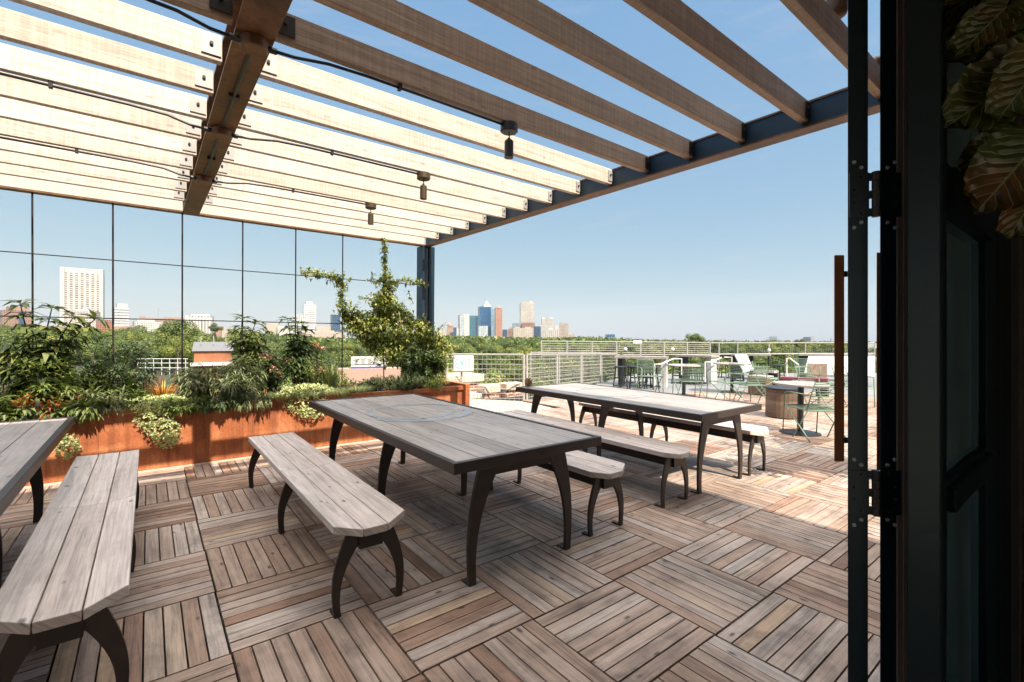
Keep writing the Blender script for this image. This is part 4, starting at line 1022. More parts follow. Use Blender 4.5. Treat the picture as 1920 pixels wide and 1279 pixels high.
for px_, d in ((1163, 12.9), (1190, 12.9), (1209, 13.0), (1222, 12.75), (1268, 14.3), (1287, 14.2), (1300, 14.1), (1314, 13.9), (1357, 16.5), (1386, 15.3), (1427, 16.2), (1460, 14.6), (1180, 14.4), (1205, 14.5), (1293, 15.4), (1312, 15.3)):
    p = far(px_, d); p.z = -.03 - .09 * min(1, (d - 12) / 3)
    if first: s0.location = p; first = False
    else: dup(s0, p, R.random() * 1.5, deck=False)
# white handrails of the ramp
def handrail(label, P, r=.022):
    p0 = far(P[0][0], P[0][2], P[0][1]); t = thing('handrail', label, 'handrail', (p0.x, p0.y, 0), None, False)
    m = MB(); m.tube([far(x, d, y) for x, y, d in P], r, 6); obj('rail_tube', m, M_white, t); return t
handrail('white tube handrail in front of the left bar counter', [(1227, 724, 12.3), (1227, 683, 12.3), (1239, 683, 12.4), (1262, 673, 13.2), (1278, 673, 13.3), (1278, 703, 13.3)])
handrail('white tube handrail in front of the second bar counter', [(1322, 716, 13.4), (1322, 679, 13.4), (1334, 679, 13.4), (1352, 671, 14.2)])
handrail('white tube handrail post beside the white slanted board', [(1358, 670, 14.8), (1372, 670, 14.8), (1372, 712, 14.8)])
handrail('white tube handrail sloping down to the right before the dark counter leg', [(1475, 714, 12.8), (1475, 672, 12.8), (1481, 672, 12.8), (1497, 684, 12.2)])
# white boards, plywood, benches
def board(label, name, cat, P, th, mat, d):
    pts = [far(x, dd, y) for x, y, dd in P]; c_ = pts[0]; t = None
    n = (pts[1] - pts[0]).cross(pts[3] - pts[0]).normalized()
    if n.dot(Vector((CA, SA, 0))) < 0: n = -n
    m = MB(); m.v = [tuple(p) for p in pts] + [tuple(p + n * th) for p in pts]
    for f_ in ((0, 1, 2, 3), (7, 6, 5, 4), (0, 4, 5, 1), (1, 5, 6, 2), (2, 6, 7, 3), (3, 7, 4, 0)): m.face(f_)
    o = obj(name, m, mat); tag(o, label, cat, None, False); return o
board('narrow white board leaning on the bar counter', 'slanted_board', 'board', [(1378, 665, 14.8), (1400, 665, 14.8), (1413, 692, 14.0), (1395, 698, 14.0)], .05, M_white, 14)
board('wide white board behind the plywood panel at the right', 'slanted_board', 'board', [(1516, 668, 14.4), (1640, 668, 14.0), (1640, 706, 13.6), (1508, 700, 14.0)], .05, M_white, 14)
M_ply = plain('plywood_face', (.34, .23, .17), .7, 0, .22, 3)
board('upright plywood panel in front of the wide white board', 'plywood_panel', 'panel', [(1514, 681, 13.2), (1551, 682, 13.0), (1551, 712, 13.0), (1512, 712, 13.2)], .04, M_ply, 13)
def low_bench(label, pa, pb, d0, d1, y, mat):
    a, b = far(pa, d0), far(pb, d1); zt = CAMZ + (639.5 - y) / F * d0; t = thing('low_bench', label, 'bench', (a.x, a.y, 0), None, False); n = Vector((-(b - a).y, (b - a).x, 0)).normalized() * .32
    m = MB(); P = [a, b, b + n, a + n]; m.v = [(p.x, p.y, z) for z in (zt - .06, zt) for p in P]
    for f_ in ((0, 3, 2, 1), (4, 5, 6, 7), (0, 1, 5, 4), (1, 2, 6, 5), (2, 3, 7, 6), (3, 0, 4, 7)): m.face(f_)
    obj('seat', m, mat, t)
    for u in (.12, .88):
        p = a.lerp(b, u) + n * .5; m = MB(); m.box(p.x - .06, p.x + .06, p.y - .12, p.y + .12, 0, zt - .061); obj('leg', m, M_black, t)
low_bench('low purple red bench behind the nearest round table', 1462, 1552, 11.6, 11.0, 707, plain('purple_red_paint', (.22, .05, .07), .4))
low_bench('low pale timber bench under the white slanted board', 1412, 1452, 13.0, 12.6, 694, M_bench)
q = spot(1425, 740); t = thing('planter_cube', 'brown timber cube table between the green chairs', 'side table', (q.x, q.y, 0))
m = MB(); m.box(q.x - .2, q.x + .2, q.y - .2, q.y + .2, .02, .44); obj('box', m, M_barrel, t); m = MB(); m.box(q.x - .22, q.x + .22, q.y - .22, q.y + .22, .441, .47); obj('top', m, M_bench, t)
HAZE = 0.00004

# ------------------------------------------------------------------ ground, wood, single trees
GZ = -18
m = MB(); n = 48
for i in range(n):
    a0, a1 = 6.2832 * i / n, 6.2832 * (i + 1) / n
    for r0, r1 in ((0, 300), (300, 1500), (1500, 9000)):
        P = [(r * math.cos(a), r * math.sin(a), GZ) for r, a in ((r0, a0), (r1, a0), (r1, a1), (r0, a1))]
        m.poly(P if r0 else [P[0], P[1], P[2]])
struct('ground', m, plain('grassy_ground', (.05, .065, .025), .95, 0, .3, .02))
F_tree = foliage('broad_tree_leaves', [(0, (.02, .042, .012)), (.35, (.07, .11, .024)), (.7, (.165, .20, .042)), (1, (.33, .31, .075))], .22, .6, .5)
def crown_mesh(seed, nq, size, lob, zr=.8):
    rr = random.Random(seed); m = MB(); lobes = []
    for i in range(lob):
        d = rdir(rr, -.5); lobes.append((Vector((d.x * .62, d.y * .62, d.z * .55 * zr)) * rr.uniform(.75, 1.25), rr.uniform(.22, .42)))
    lobes.append((Vector((0, 0, 0)), .5)); tone = [rr.uniform(-.24, .2) for _ in lobes]
    for i in range(nq):
        c, r = lobes[rr.randrange(len(lobes))]; d = rdir(rr, -.75); p = c + Vector((d.x, d.y, d.z * .85)) * r * rr.uniform(.82, 1.06)
        s = size * rr.uniform(.6, 1.4); nn = (d + rdir(rr) * .4 + Vector((0, 0, .2))).normalized(); e = nn.cross(rdir(rr)).normalized(); e2 = nn.cross(e)
        v = clampv(rr.gauss(.45, .17) + tone[lobes.index((c, r))])
        m.poly([p - e * s - e2 * s * .45, p + e * s * .2 - e2 * s * .6, p + e * s, p + e2 * s * .6 - e * s * .1], None, v)
    return m
def make_tree(seed, label, group):
    t = thing('broadleaf_tree', label, 'tree', (0, 0, 0), group, False)
    rr = random.Random(seed + 50); m = MB(); m.tube([(0, 0, -2.6), (.01, 0, .3), (0, .01, .95)], [.06, .045, .018], 7)
    for k in range(5):
        a = k * 1.26 + rr.random(); m.tube([(0, 0, .3 + .09 * k), (math.cos(a) * .22, math.sin(a) * .22, .62 + .06 * k), (math.cos(a) * .42, math.sin(a) * .42, .85 + .05 * k)], [.014, .01, .004], 5)
    obj('trunk', m, M_bark, t)
    c = crown_mesh(seed, 5200, .034, 12); c.v = [(x * .62, y * .62, z * .62 + .95) for x, y, z in c.v]; obj('crown', c, F_tree, t)
    return t
TL = 'leafy green tree in the wood spreading beyond the roof terrace'; TG = 'trees of the wood beyond the terrace'
protos = [make_tree(s, TL, TG) for s in (101, 102, 103, 104, 105, 106)]
used = [False] * 6
def put_tree(px, D, ytop, w, k, label=None, group=None):
    p = far(px, D); top = CAMZ + (639.5 - ytop) / F * D; ws = hs = w / .62; p.z = top - 1.52 * ws
    if not used[k] and label is None:
        used[k] = True; o = protos[k]; o.location = p; o.rotation_euler = (0, 0, R.random() * 6); o.scale = (ws, ws, hs)
    else:
        o = dup(protos[k], p, R.random() * 6, label, group, False, (ws, ws, hs))
        if label and 'group' in o and group is None: del o['group']
    return o
def prof(px):
    K = [(-100, 600), (0, 602), (60, 608), (125, 603), (165, 600), (210, 612), (250, 608), (300, 600), (330, 594), (360, 604), (395, 616), (440, 618), (520, 628), (640, 634), (840, 629), (950, 632), (1060, 633), (1100, 631), (1200, 637), (1300, 638), (1400, 640), (1560, 641), (1700, 641)]
    for (a, ya), (b, yb) in zip(K, K[1:]):
        if a <= px <= b: return ya + (yb - ya) * (px - a) / (b - a)
    return 640
rt_ = random.Random(77); cnt = 0
for D, step, drop, w in ((58, 92, 66, 5.0), (74, 76, 50, 5.2), (95, 62, 34, 5.4), (125, 50, 22, 5.8), (170, 42, 13, 6.2), (240, 36, 7, 6.6), (340, 32, 3, 7.5)):
    px_ = -60
    while px_ < 1700:
        left = max(0, min(1, (430 - px_) / 120))
        dr = drop * (1 - .55 * left) + rt_.uniform(-4, 4 + drop * .35)
        if not (372 < px_ < 438 and D < 120) and not (D < 130 and 650 < px_ < 735) and not (D < 90 and px_ < 430):
            put_tree(px_ + rt_.uniform(-12, 12), D * rt_.uniform(.94, 1.08), prof(px_) + dr, w * rt_.uniform(.7, 1.35), rt_.randrange(6)); cnt += 1
        px_ += step * rt_.uniform(.75, 1.25) * (1 + .35 * (px_ > 1150))
put_tree(1301, 150, 618, 3.6, 2, 'rounded tree standing up alone on the skyline above the bar stools')
put_tree(335, 105, 592, 4.6, 1, 'tall tree breaking the skyline in front of the wide white tower')
put_tree(403, 150, 604, 2.3, 4, 'small dark round tree on the skyline above the grey roofed house')
put_tree(1450, 210, 634, 10, 3, 'broad dark tree hill top on the right skyline')
for i in range(22):
    px_ = rt_.uniform(1190, 1575); put_tree(px_, rt_.uniform(230, 420), 640 - rt_.uniform(1, 5) - 3 * math.exp(-((px_ - 1470) / 60) ** 2), rt_.uniform(5, 9), rt_.randrange(6))
# distant wood, one mass to the horizon
rr = random.Random(3); m = MB()
for i in range(15000):
    D = 380 * (2600 / 380) ** rr.random(); px_ = rr.uniform(-120, 1720); p = far(px_, D)
    top = CAMZ + (639.5 - (prof(px_) if px_ > 430 else 634) + 1.5 * math.sin(px_ * .05 + D * .01) + rr.uniform(-5, 1.0)) / F * D
    s = D * .0052 * rr.uniform(.5, 1.2); e = rdir(rr); e2 = rdir(rr).cross(e).normalized()
    p.z = top - s * .6 - rr.random() ** 2 * 6
    m.poly([p - e * s - e2 * s * .5, p + e * s * .3 - e2 * s * .6, p + e * s, p + e2 * s * .6], None, clampv(rr.gauss(.4, .2)))
for i in range(60):
    for D in (450, 900, 1700):
        p0, p1 = far(-150 + i * 32, D), far(-150 + (i + 1) * 32, D); px_ = -150 + i * 32
        z0 = CAMZ + (639.5 - (prof(px_) if px_ > 430 else 634) - 6) / F * D; m.poly([(p0.x, p0.y, GZ), (p1.x, p1.y, GZ), (p1.x, p1.y, z0), (p0.x, p0.y, z0)], None, .25)
dw = obj('distant_wood', m, F_tree); dw['label'] = 'far wooded plain stretching to the skyline'; dw['category'] = 'wood'; dw['kind'] = 'stuff'

# ------------------------------------------------------------------ city on the skyline
W_ = lambda c, g, ph, pv, fh=.6, fv=.5, r=.5: facade('facade', c, g, ph, pv, fh, fv, r)
def tower(name, label, x0, x1, yt, D, mat, depth=.8, yaw=0.0, ybase=645, parts=()):
    """block facing the terrace; parts: (kind, fx0, fx1, height px, material)"""
    xm = (x0 + x1) / 2; p = far(xm, D); w = (x1 - x0) / F * D; zt = CAMZ + (639.5 - yt) / F * D
    b = bearing(xm).normalized(); ang = math.atan2(b.y, b.x) - math.pi / 2 + yaw
    t = thing(name, label, 'tower' if zt > 60 else 'building', (p.x, p.y, GZ), None, False); t.rotation_euler = (0, 0, ang)
    H = zt - GZ
    def add(nm, m, mt): return obj(nm, m, mt, t, origin=Vector((0, 0, 0)))
    m = MB(); m.box(-w / 2, w / 2, 0, w * depth, 0, H, .5); add('body', m, mat)
    for k, a, c, h, mt in parts:
        xa, xb = -w / 2 + w * a, -w / 2 + w * c; hh = h / F * D; m = MB()
        if k == 'box': m.box(xa, xb, w * depth * .1, w * depth * .8, H + .01, H + hh)
        elif k == 'front': m.box(xa, xb, -w * .04, -.01, 0, H + hh)
        elif k == 'pyramid':
            yc = w * depth * .4; q = [(xa, w * depth * .05, H), (xb, w * depth * .05, H), (xb, w * depth * .75, H), (xa, w * depth * .75, H)]; ap = ((xa + xb) / 2, yc, H + hh)
            for i in range(4): m.poly([q[i], q[(i + 1) % 4], ap])
            m.poly(q[::-1])
        elif k == 'spire': m.tube([((xa + xb) / 2, w * depth * .4, H), ((xa + xb) / 2, w * depth * .4, H + hh)], [w * .03, w * .008], 6)
        elif k == 'dome': m.lathe([((xb - xa) / 2 * math.cos(u * .39), hh * math.sin(u * .39)) for u in range(4)] + [(.01, hh)], 20, ((xa + xb) / 2, w * depth * .4, H))
        add({'box': 'penthouse', 'front': 'bay', 'pyramid': 'roof', 'spire': 'spire', 'dome': 'dome'}[k], m, mt)
    return t
K_white = plain('white_tower_render', (0.459, 0.434, 0.409), .6, 0, .04, .05); K_pink = plain('pink_tower_stone', (0.310, 0.186, 0.143), .6, 0, .05, .05)
K_cream = plain('cream_tower_stone', (0.384, 0.322, 0.267), .6, 0, .05, .05); K_navy = plain('navy_tower_glass', (.03, .07, .13), .15, 0, .1, .05)
tower('office_block', 'pinkish brick block half hidden at the far left edge', 14, 54, 582, 1500, W_((0.285, 0.161, 0.124), (0.150, 0.085, 0.070), 6, 5), .8, .15, parts=[('box', .2, .9, 7, K_pink), ('front', .52, .68, -2, K_navy)])
tower('slab_tower', 'tall white slab tower with a grid of windows at the left', 124, 184, 512, 2000, W_((0.496, 0.453, 0.409), (0.180, 0.160, 0.155), 17.2, 9.2, .58, .62), .35, -.13, parts=[('box', 0, 1, 9, K_white), ('front', 0, .1, 9, K_white), ('front', .9, 1, 9, K_white)])
tower('pointed_tower', 'shorter pale tower with a pointed top before the white slab tower', 131, 174, 583, 1500, W_((0.446, 0.384, 0.341), (0.260, 0.220, 0.200), 7, 6), .8, -.2, parts=[('box', .25, .85, 3, K_white), ('pyramid', .35, .8, 6.5, K_white)])
tower('brick_block', 'small orange brick block right of the white slab tower', 186, 209, 600, 1300, W_((0.285, 0.124, 0.074), (0.150, 0.075, 0.050), 5, 5), .8, .1)
tower('banded_tower', 'white tower with grey floor bands beside the second rod', 218, 239, 577, 1700, W_((0.508, 0.496, 0.484), (0.190, 0.200, 0.215), 1.0, 10, 1.1, .4), .9, .2, parts=[('box', .2, .95, 8, K_white)])
tower('white_office', 'long low white office with a window grid between the second and third rods', 258, 301, 603, 1300, W_((0.484, 0.453, 0.422), (0.225, 0.210, 0.200), 5, 5.5, .55, .5), .5, .15, parts=[('box', .1, .7, 3.5, K_white)])
tower('brick_hall', 'low brick hall behind the long white office', 271, 342, 597, 1900, W_((0.298, 0.186, 0.149), (0.180, 0.120, 0.100), 9, 7), .4, 0, parts=[('box', 0, .12, 3, K_pink), ('box', .5, .95, 2.5, K_pink)])
tower('wide_white_tower', 'broad white tower with vertical piers right of the third rod', 352, 394, 592, 1600, W_((0.496, 0.459, 0.422), (0.240, 0.225, 0.220), 9, 100, .45, .93), .6, -.15, parts=[('box', .2, .9, 3, K_white), ('front', 0, .14, 0, K_white)])
for i, (a, b_, y_, c_, lb) in enumerate(((398, 418, 612, K_pink, 'low pink block left of the arching whorled plant'), (418, 445, 616, K_cream, 'low cream block above the grey roofed house'), (500, 522, 606, K_cream, 'low cream block behind the fourth rod'), (522, 550, 612, K_white, 'low white block left of the stepped white tower'), (594, 622, 612, K_cream, 'low cream block between the stepped tower and the dark one'))):
    tower('low_block', lb, a, b_, y_, 1800, c_, .6, .1)
tower('white_block', 'white block at the foot of the stepped white tower', 553, 577, 590, 1900, W_((0.484, 0.471, 0.459), (0.275, 0.280, 0.290), 8, 6), .7)
tower('stepped_tower', 'pale stepped tower behind the left arm of the vine', 570, 592, 571, 2400, W_((0.459, 0.459, 0.465), (0.275, 0.285, 0.300), 1, 11, 1.1, .35), .7, .1, parts=[('box', .2, .75, 6, K_white)])
tower('dark_tower', 'dark blue glass tower behind the vine', 624, 638, 590, 1800, K_navy, 1, .3)
tower('domed_block', 'pinkish block with a domed top left of the midtown towers', 837, 850, 612, 2600, W_((0.372, 0.260, 0.211), (0.225, 0.160, 0.135), 7, 6), .9, 0, parts=[('dome', .05, .95, 7, K_pink)])
tower('blue_block', 'small blue glass block left of the white and teal pair', 850, 856, 614, 2500, K_navy, 1)
G_pale = W_((0.434, 0.459, 0.471), (0.210, 0.270, 0.300), 9, 7, .7, .6, .3); G_teal = W_((0.099, 0.223, 0.273), (0.025, 0.110, 0.160), 7, 7, .75, .7, .2); G_blue = W_((0.019, 0.105, 0.223), (0.007, 0.050, 0.130), 6, 8, .8, .75, .12)
tower('pale_glass_tower', 'pale glass tower, white half of the pair left of the blue tower', 862, 880, 591, 2500, G_pale, .8, .25, parts=[('front', .45, .95, 0, K_white), ('box', .3, 1, 2, K_white)])
tower('teal_glass_tower', 'teal glass tower, right half of the pair left of the blue tower', 880, 897, 592, 2550, G_teal, .9, -.3, parts=[('front', .72, .98, -2, K_navy)])
tower('blue_glass_tower', 'tallest deep blue glass tower with a pale pyramid spire', 899, 921, 575, 2600, G_blue, .8, .2, parts=[('box', .35, 1.0, 3.5, K_white), ('pyramid', .4, .95, 12, K_white), ('spire', .6, .75, 16, K_white)])
tower('light_glass_tower', 'slim light glass tower between the blue and the orange towers', 920, 930, 578, 2650, W_((0.260, 0.372, 0.422), (0.125, 0.230, 0.290), 8, 7, .7, .7, .2), .9)
tower('orange_tower', 'orange pink tower with a rounded top beside the blue tower', 929, 942, 578, 2500, W_((0.384, 0.198, 0.130), (0.240, 0.120, 0.085), 5, 7, .5, .6), .9, .15, parts=[('dome', .05, .95, 4, K_pink)])
tower('low_glass_block', 'low glass block in front of the tall blue tower', 898, 915, 611, 2300, G_pale, .7, .2)
tower('small_navy_block', 'small dark blue block right of the orange tower', 942, 951, 618, 2400, K_navy, .8)
tower('brown_block', 'brown stepped block left of the brick topped block', 952, 963, 617, 2300, W_((0.260, 0.161, 0.124), (0.150, 0.100, 0.085), 6, 6), .8, 0, parts=[('box', .3, .9, 3, K_pink)])
tower('tall_beige_tower', 'tall beige tower with a curved crown standing behind the brick block', 976, 1002, 569, 2800, W_((0.409, 0.372, 0.329), (0.280, 0.260, 0.240), 5, 9, .5, .5), .6, .12, parts=[('box', .08, .9, 3, K_cream), ('dome', .55, .98, 5, K_cream)])
tower('grey_glass_block', 'blue grey block left of the brick topped block', 960, 980, 606, 2500, W_((0.223, 0.273, 0.322), (0.110, 0.160, 0.210), 7, 6), .7)
tower('brick_topped_block', 'brick topped block at the foot of the tall beige tower', 979, 1003, 605, 2450, W_((0.285, 0.149, 0.105), (0.170, 0.090, 0.070), 7, 7), .7)
tower('cream_block', 'wide cream block with rows of bays before the brick topped block', 962, 1000, 615, 2200, W_((0.434, 0.372, 0.310), (0.260, 0.220, 0.190), 9, 6, .45, .6), .5, .1, parts=[('box', .1, .35, 2, K_cream), ('box', .6, .9, 2, K_cream)])
tower('navy_block', 'navy glass block right of the wide cream block', 1001, 1013, 612, 2250, K_navy, .8, -.2)
tower('white_mid_block', 'white block between the navy block and the twin turret tower', 1012, 1026, 609, 2400, W_((0.459, 0.434, 0.409), (0.275, 0.265, 0.260), 7, 6), .8)
tower('twin_turret_tower', 'white tower with twin turrets near the right end of the midtown group', 1016, 1038, 598, 2500, W_((0.459, 0.409, 0.360), (0.270, 0.240, 0.220), 7, 7), .7, .1, parts=[('box', .0, .25, 3, K_white), ('box', .65, 1, 3, K_white), ('spire', .05, .15, 5, K_white), ('spire', .8, .9, 5, K_white)])
tower('arched_block', 'white block with a big arched bay at the foot of the twin turret tower', 1022, 1047, 618, 2150, W_((0.459, 0.428, 0.391), (0.200, 0.190, 0.200), 9, 7, .4, .6), .6, 0, parts=[('dome', .2, .6, 3, K_white)])
tower('cream_tower', 'cream tower with small turrets at the right end of the midtown group', 1048, 1065, 607, 2350, W_((0.409, 0.335, 0.285), (0.260, 0.210, 0.185), 6, 7), .8, -.1, parts=[('box', .05, .35, 3, K_cream), ('box', .6, .9, 2, K_cream)])
tower('lone_blue_block', 'blue glass block alone on the skyline right of the midtown group', 1137, 1153, 627, 3000, G_blue, .8, .2)
tower('hazy_block', 'small hazy block on the skyline right of the lone blue block', 1174, 1185, 633, 4200, W_((0.248, 0.298, 0.347), (0.150, 0.200, 0.250), 9, 9), .8)
tower('far_pair_tower', 'tiny grey blue tower on the skyline between the middle posts of the thin railing', 1443, 1456, 631, 4600, W_((0.223, 0.285, 0.341), (0.150, 0.200, 0.250), 9, 9), .8)
tower('far_blue_tower', 'tiny blue tower on the skyline left of the red brown handle', 1507, 1519, 632, 4300, G_blue, .8)
tower('far_white_tower', 'tiny white tower right of the tiny blue tower', 1519, 1526, 630, 4400, K_white, .8)
tower('far_thin_tower', 'tiny thin tower just left of the red brown handle', 1556, 1559, 634, 4500, G_pale, 1)
tower('grey_hall', 'low grey white hall among the trees at the right', 1536, 1580, 641, 900, plain('grey_hall_cladding', (.48, .46, .46), .6), .4, ybase=652)
tower('white_warehouse', 'pale warehouse seen through the gap between the door leaves', 1615, 1665, 644, 400, plain('pale_warehouse_wall', (.72, .69, .66), .6), .5, ybase=680, parts=[('box', .4, .5, 3, K_white)])
# low city fabric between the towers
for i, (a, b_, y_, c_, D_, lb) in enumerate(((818, 836, 622, K_cream, 2500, 'low cream block just right of the corner post'), (856, 863, 616, K_white, 2500, 'narrow white block left of the pale glass tower'), (951, 956, 620, K_pink, 2500, 'narrow pink block right of the small dark blue block'), (1064, 1078, 627, K_cream, 2600, 'low cream block beyond the right end of the midtown group'), (1040, 1052, 612, K_white, 2600, 'white block between the arched block and the cream tower'), (560, 640, 622, K_cream, 1700, 'long low cream terrace behind the vine'), (300, 352, 611, K_cream, 1700, 'long low cream block left of the broad white tower'), (210, 260, 612, K_pink, 1600, 'low pink block between the banded tower and the long white office'), (54, 126, 611, K_cream, 1700, 'low cream block left of the white slab tower'))):
    tower('low_block', lb, a, b_, y_, D_, c_, .5, .08 * (-1) ** i, parts=[('box', .15, .5, 1.6, K_white), ('box', .62, .8, 2.4, c_)])
# tower crane
p = far(297, 1500); t = thing('tower_crane', 'thin pale tower crane above the long white office', 'crane', (p.x, p.y, GZ), None, False); zt = CAMZ + (639.5 - 578) / F * 1500
m = MB(); m.tube([(p.x, p.y, GZ), (p.x, p.y, zt)], .7, 4); obj('mast', m, M_galv, t)
a, b_ = far(285, 1500, 581), far(337, 1520, 581); m = MB(); m.tube([a, b_], .55, 4); obj('jib', m, M_galv, t)
# neighbouring house, its railing and a parked truck
D = 62; p = far(402, D); t = thing('brick_house', 'orange brick house with a grey roof among the trees on the left', 'house', (p.x, p.y, GZ), None, False); ang = HEAD - 1.5708 + .5; t.rotation_euler = (0, 0, ang)
w = 58 / F * D; zr = CAMZ + (639.5 - 641) / F * D - GZ; ze = CAMZ + (639.5 - 657) / F * D - GZ
m = MB(); m.box(-w / 2, w / 2, -2, 2, 0, ze); obj('wall', m, plain('orange_house_brick', (.33, .125, .06), .8, 0, .15, .8), t, origin=Vector((0, 0, 0)))
m = MB(); x = w / 2 + .2; P = [(-x, -2.3, ze - .05), (x, -2.3, ze - .05), (x, 0, zr), (-x, 0, zr), (-x, 2.3, ze - .05), (x, 2.3, ze - .05)]; m.poly([P[0], P[1], P[2], P[3]]); m.poly([P[3], P[2], P[5], P[4]]); m.poly([P[0], P[3], P[4]]); m.poly([P[1], P[5], P[2]]); m.poly([P[0], P[4], P[5], P[1]]); rf = obj('roof', m, plain('slate_grey_roof', (.14, .14, .15), .6), t, origin=Vector((0, 0, 0)))
for k in range(3):
    m = MB(); xx = -w / 3 + k * w / 3; m.box(xx - .05, xx + .05, -1.3, -1.2, ze + .8, ze + 1.9); obj('roof_pole', m, M_galv, t, origin=Vector((0, 0, 0)))
m = MB(); m.box(-w / 2 - .3, w / 2 + .5, -3.0, -2.02, ze - 1.9, ze - 1.5); obj('white_canopy', m, M_white, t, origin=Vector((0, 0, 0)))
t = thing('roof_railing', 'white pipe railing on the roof next door, behind the orange dry plant', 'railing', far(255, 22), None, False)
for yy in (673, 681, 690):
    m = MB(); m.tube([far(255, 22, yy), far(352, 21, yy)], .02, 5); obj('rail', m, M_white, t)
for k in range(7):
    x = 258 + k * 15; m = MB(); m.tube([far(x, 21.8, 673), far(x, 21.8, 706)], .016, 5); obj('post', m, M_white, t)
D = 95; p = far(692, D); zg = CAMZ + (639.5 - 693) / F * D
t = thing('roof_plant_box', 'white rooftop cabinet with a blue stripe seen past the vine', 'cabinet', (p.x, p.y, zg), None, False); t.rotation_euler = (0, 0, HEAD - 1.5708 + .3)
w = 64 / F * D; m = MB(); m.box(-w / 2, w / 2, 0, 2.2, .6, 2.6); bx = obj('body', m, M_white, t, origin=Vector((0, 0, 0)))
m = MB(); m.box(-w / 2, w / 2, -.02, 2.2, .25, .599); obj('blue_stripe', m, plain('blue_stripe_paint', (.05, .10, .32), .5), t, origin=Vector((0, 0, 0)))
for k in range(5):
    m = MB(); xx = -w / 2 + .7 + k * (w - 1.2) / 4.6; m.box(xx, xx + .7, -.03, -.005, 1.0 + .2 * (k % 2), 2.2); obj('louvre', m, M_galv, t, origin=Vector((0, 0, 0)))
m = MB(); m.box(-w * .9, w * .9, -1, 4, -16.5, .24); obj('building_below', m, M_brick, t, origin=Vector((0, 0, 0)))

# ------------------------------------------------------------------ potted tree out on the terrace side (its shadow dapples the deck)
q = Vector((5.95, .85, 0)); t = thing('potted_tree', 'small potted tree beside the building wall right of the doors', 'tree', q)
m = MB(); m.lathe([(.24, 0), (.32, .5), (.34, .52), (.30, .52), (.28, .46)], 24, tuple(q)); obj('pot', m, M_concrete, t)
m = MB(); m.tube([q + Vector((0, 0, .3)), q + Vector((.03, 0, .9)), q + Vector((0, .02, 1.6))], [.03, .025, .012], 8)
rr = random.Random(9)
lf = MB()
for k in range(62):
    a = rr.uniform(0, 6.28); s = q + Vector((0, 0, rr.uniform(.8, 1.5))); e = q + Vector((math.cos(a) * rr.uniform(.4, 1.1), math.sin(a) * rr.uniform(.2, .42), rr.uniform(1.35, 2.2)))
    m.tube([s, s.lerp(e, .5) + Vector((0, 0, .05)), e], [.01, .007, .003], 5)
    for i in range(44):
        p = s.lerp(e, rr.uniform(.35, 1.08)) + rdir(rr) * .08; lf.leaf(p, rdir(rr), Vector((0, 0, 1)), rr.uniform(.09, .16), .06, clampv(rr.gauss(.45, .2)), .2, .2)
obj('trunk', m, M_bark, t); obj('crown', lf, F_shrub, t)

# ------------------------------------------------------------------ fiddle leaf fig indoors, by the glazing
def fig_mat():
    m, nt, out = new_mat('fiddle_leaf')
    uv = nt.nodes.new('ShaderNodeTexCoord'); sp_ = nt.nodes.new('ShaderNodeSeparateXYZ'); L(nt, uv.outputs['UV'], sp_.inputs[0])
    ax = math_(nt, 'ABSOLUTE', sp_.outputs[0])
    mid = math_(nt, 'LESS_THAN', ax, .028)
    s = math_(nt, 'FRACT', math_(nt, 'MULTIPLY', math_(nt, 'SUBTRACT', sp_.outputs[1], math_(nt, 'MULTIPLY', ax, .34)), 7.5))
    rib = math_(nt, 'LESS_THAN', math_(nt, 'ABSOLUTE', math_(nt, 'SUBTRACT', s, .5)), .045)
    f = math_(nt, 'MAXIMUM', mid, rib)
    n = noise(nt, coords(nt, 'Object'), 5, 5)
    c = ramp(nt, n, [(.36, (.22, .10, .035)), (.46, (.09, .12, .03)), (.7, (.21, .22, .06))])
    c = mixc(nt, 1.0, c, ramp(nt, var(nt), [(0, (.8, .75, .7)), (1, (1.4, 1.35, 1.1))]), 'MULTIPLY')
    c = mixc(nt, math_(nt, 'MULTIPLY', f, .7), c, (.48, .46, .22))
    p = N(nt, 'ShaderNodeBsdfPrincipled', Roughness=.24); L(nt, c, p.inputs['Base Color'])
    hgt = math_(nt, 'SUBTRACT', math_(nt, 'ABSOLUTE', math_(nt, 'SUBTRACT', s, .5)), math_(nt, 'MULTIPLY', mid, .5))
    L(nt, bump(nt, hgt, .6, .012), p.inputs['Normal'])
    tr_ = nt.nodes.new('ShaderNodeBsdfTranslucent'); L(nt, mixc(nt, 1.0, c, (1.3, 1.2, .4), 'MULTIPLY'), tr_.inputs[0])
    mx = nt.nodes.new('ShaderNodeMixShader'); mx.inputs[0].default_value = .25; L(nt, p.outputs[0], mx.inputs[1]); L(nt, tr_.outputs[0], mx.inputs[2]); L(nt, mx.outputs[0], out.inputs[0]); return m
M_fig = fig_mat()
fq = bearing(1935) * 1.22
fig = thing('fiddle_leaf_fig', 'fiddle leaf fig with big veined leaves in the dark corner at upper right', 'house plant', (fq.x, fq.y, 0), None, False)
m = MB(); m.lathe([(.15, 0), (.19, .34), (.2, .36), (.17, .36), (.16, .3)], 24, (fq.x, fq.y, -.03)); obj('pot', m, M_black, fig)
m = MB(); m.tube([(fq.x, fq.y, .25), (fq.x + .01, fq.y, 1.2), (fq.x - .01, fq.y + .005, 2.2)], [.02, .016, .01], 8); obj('stem', m, M_bark, fig)
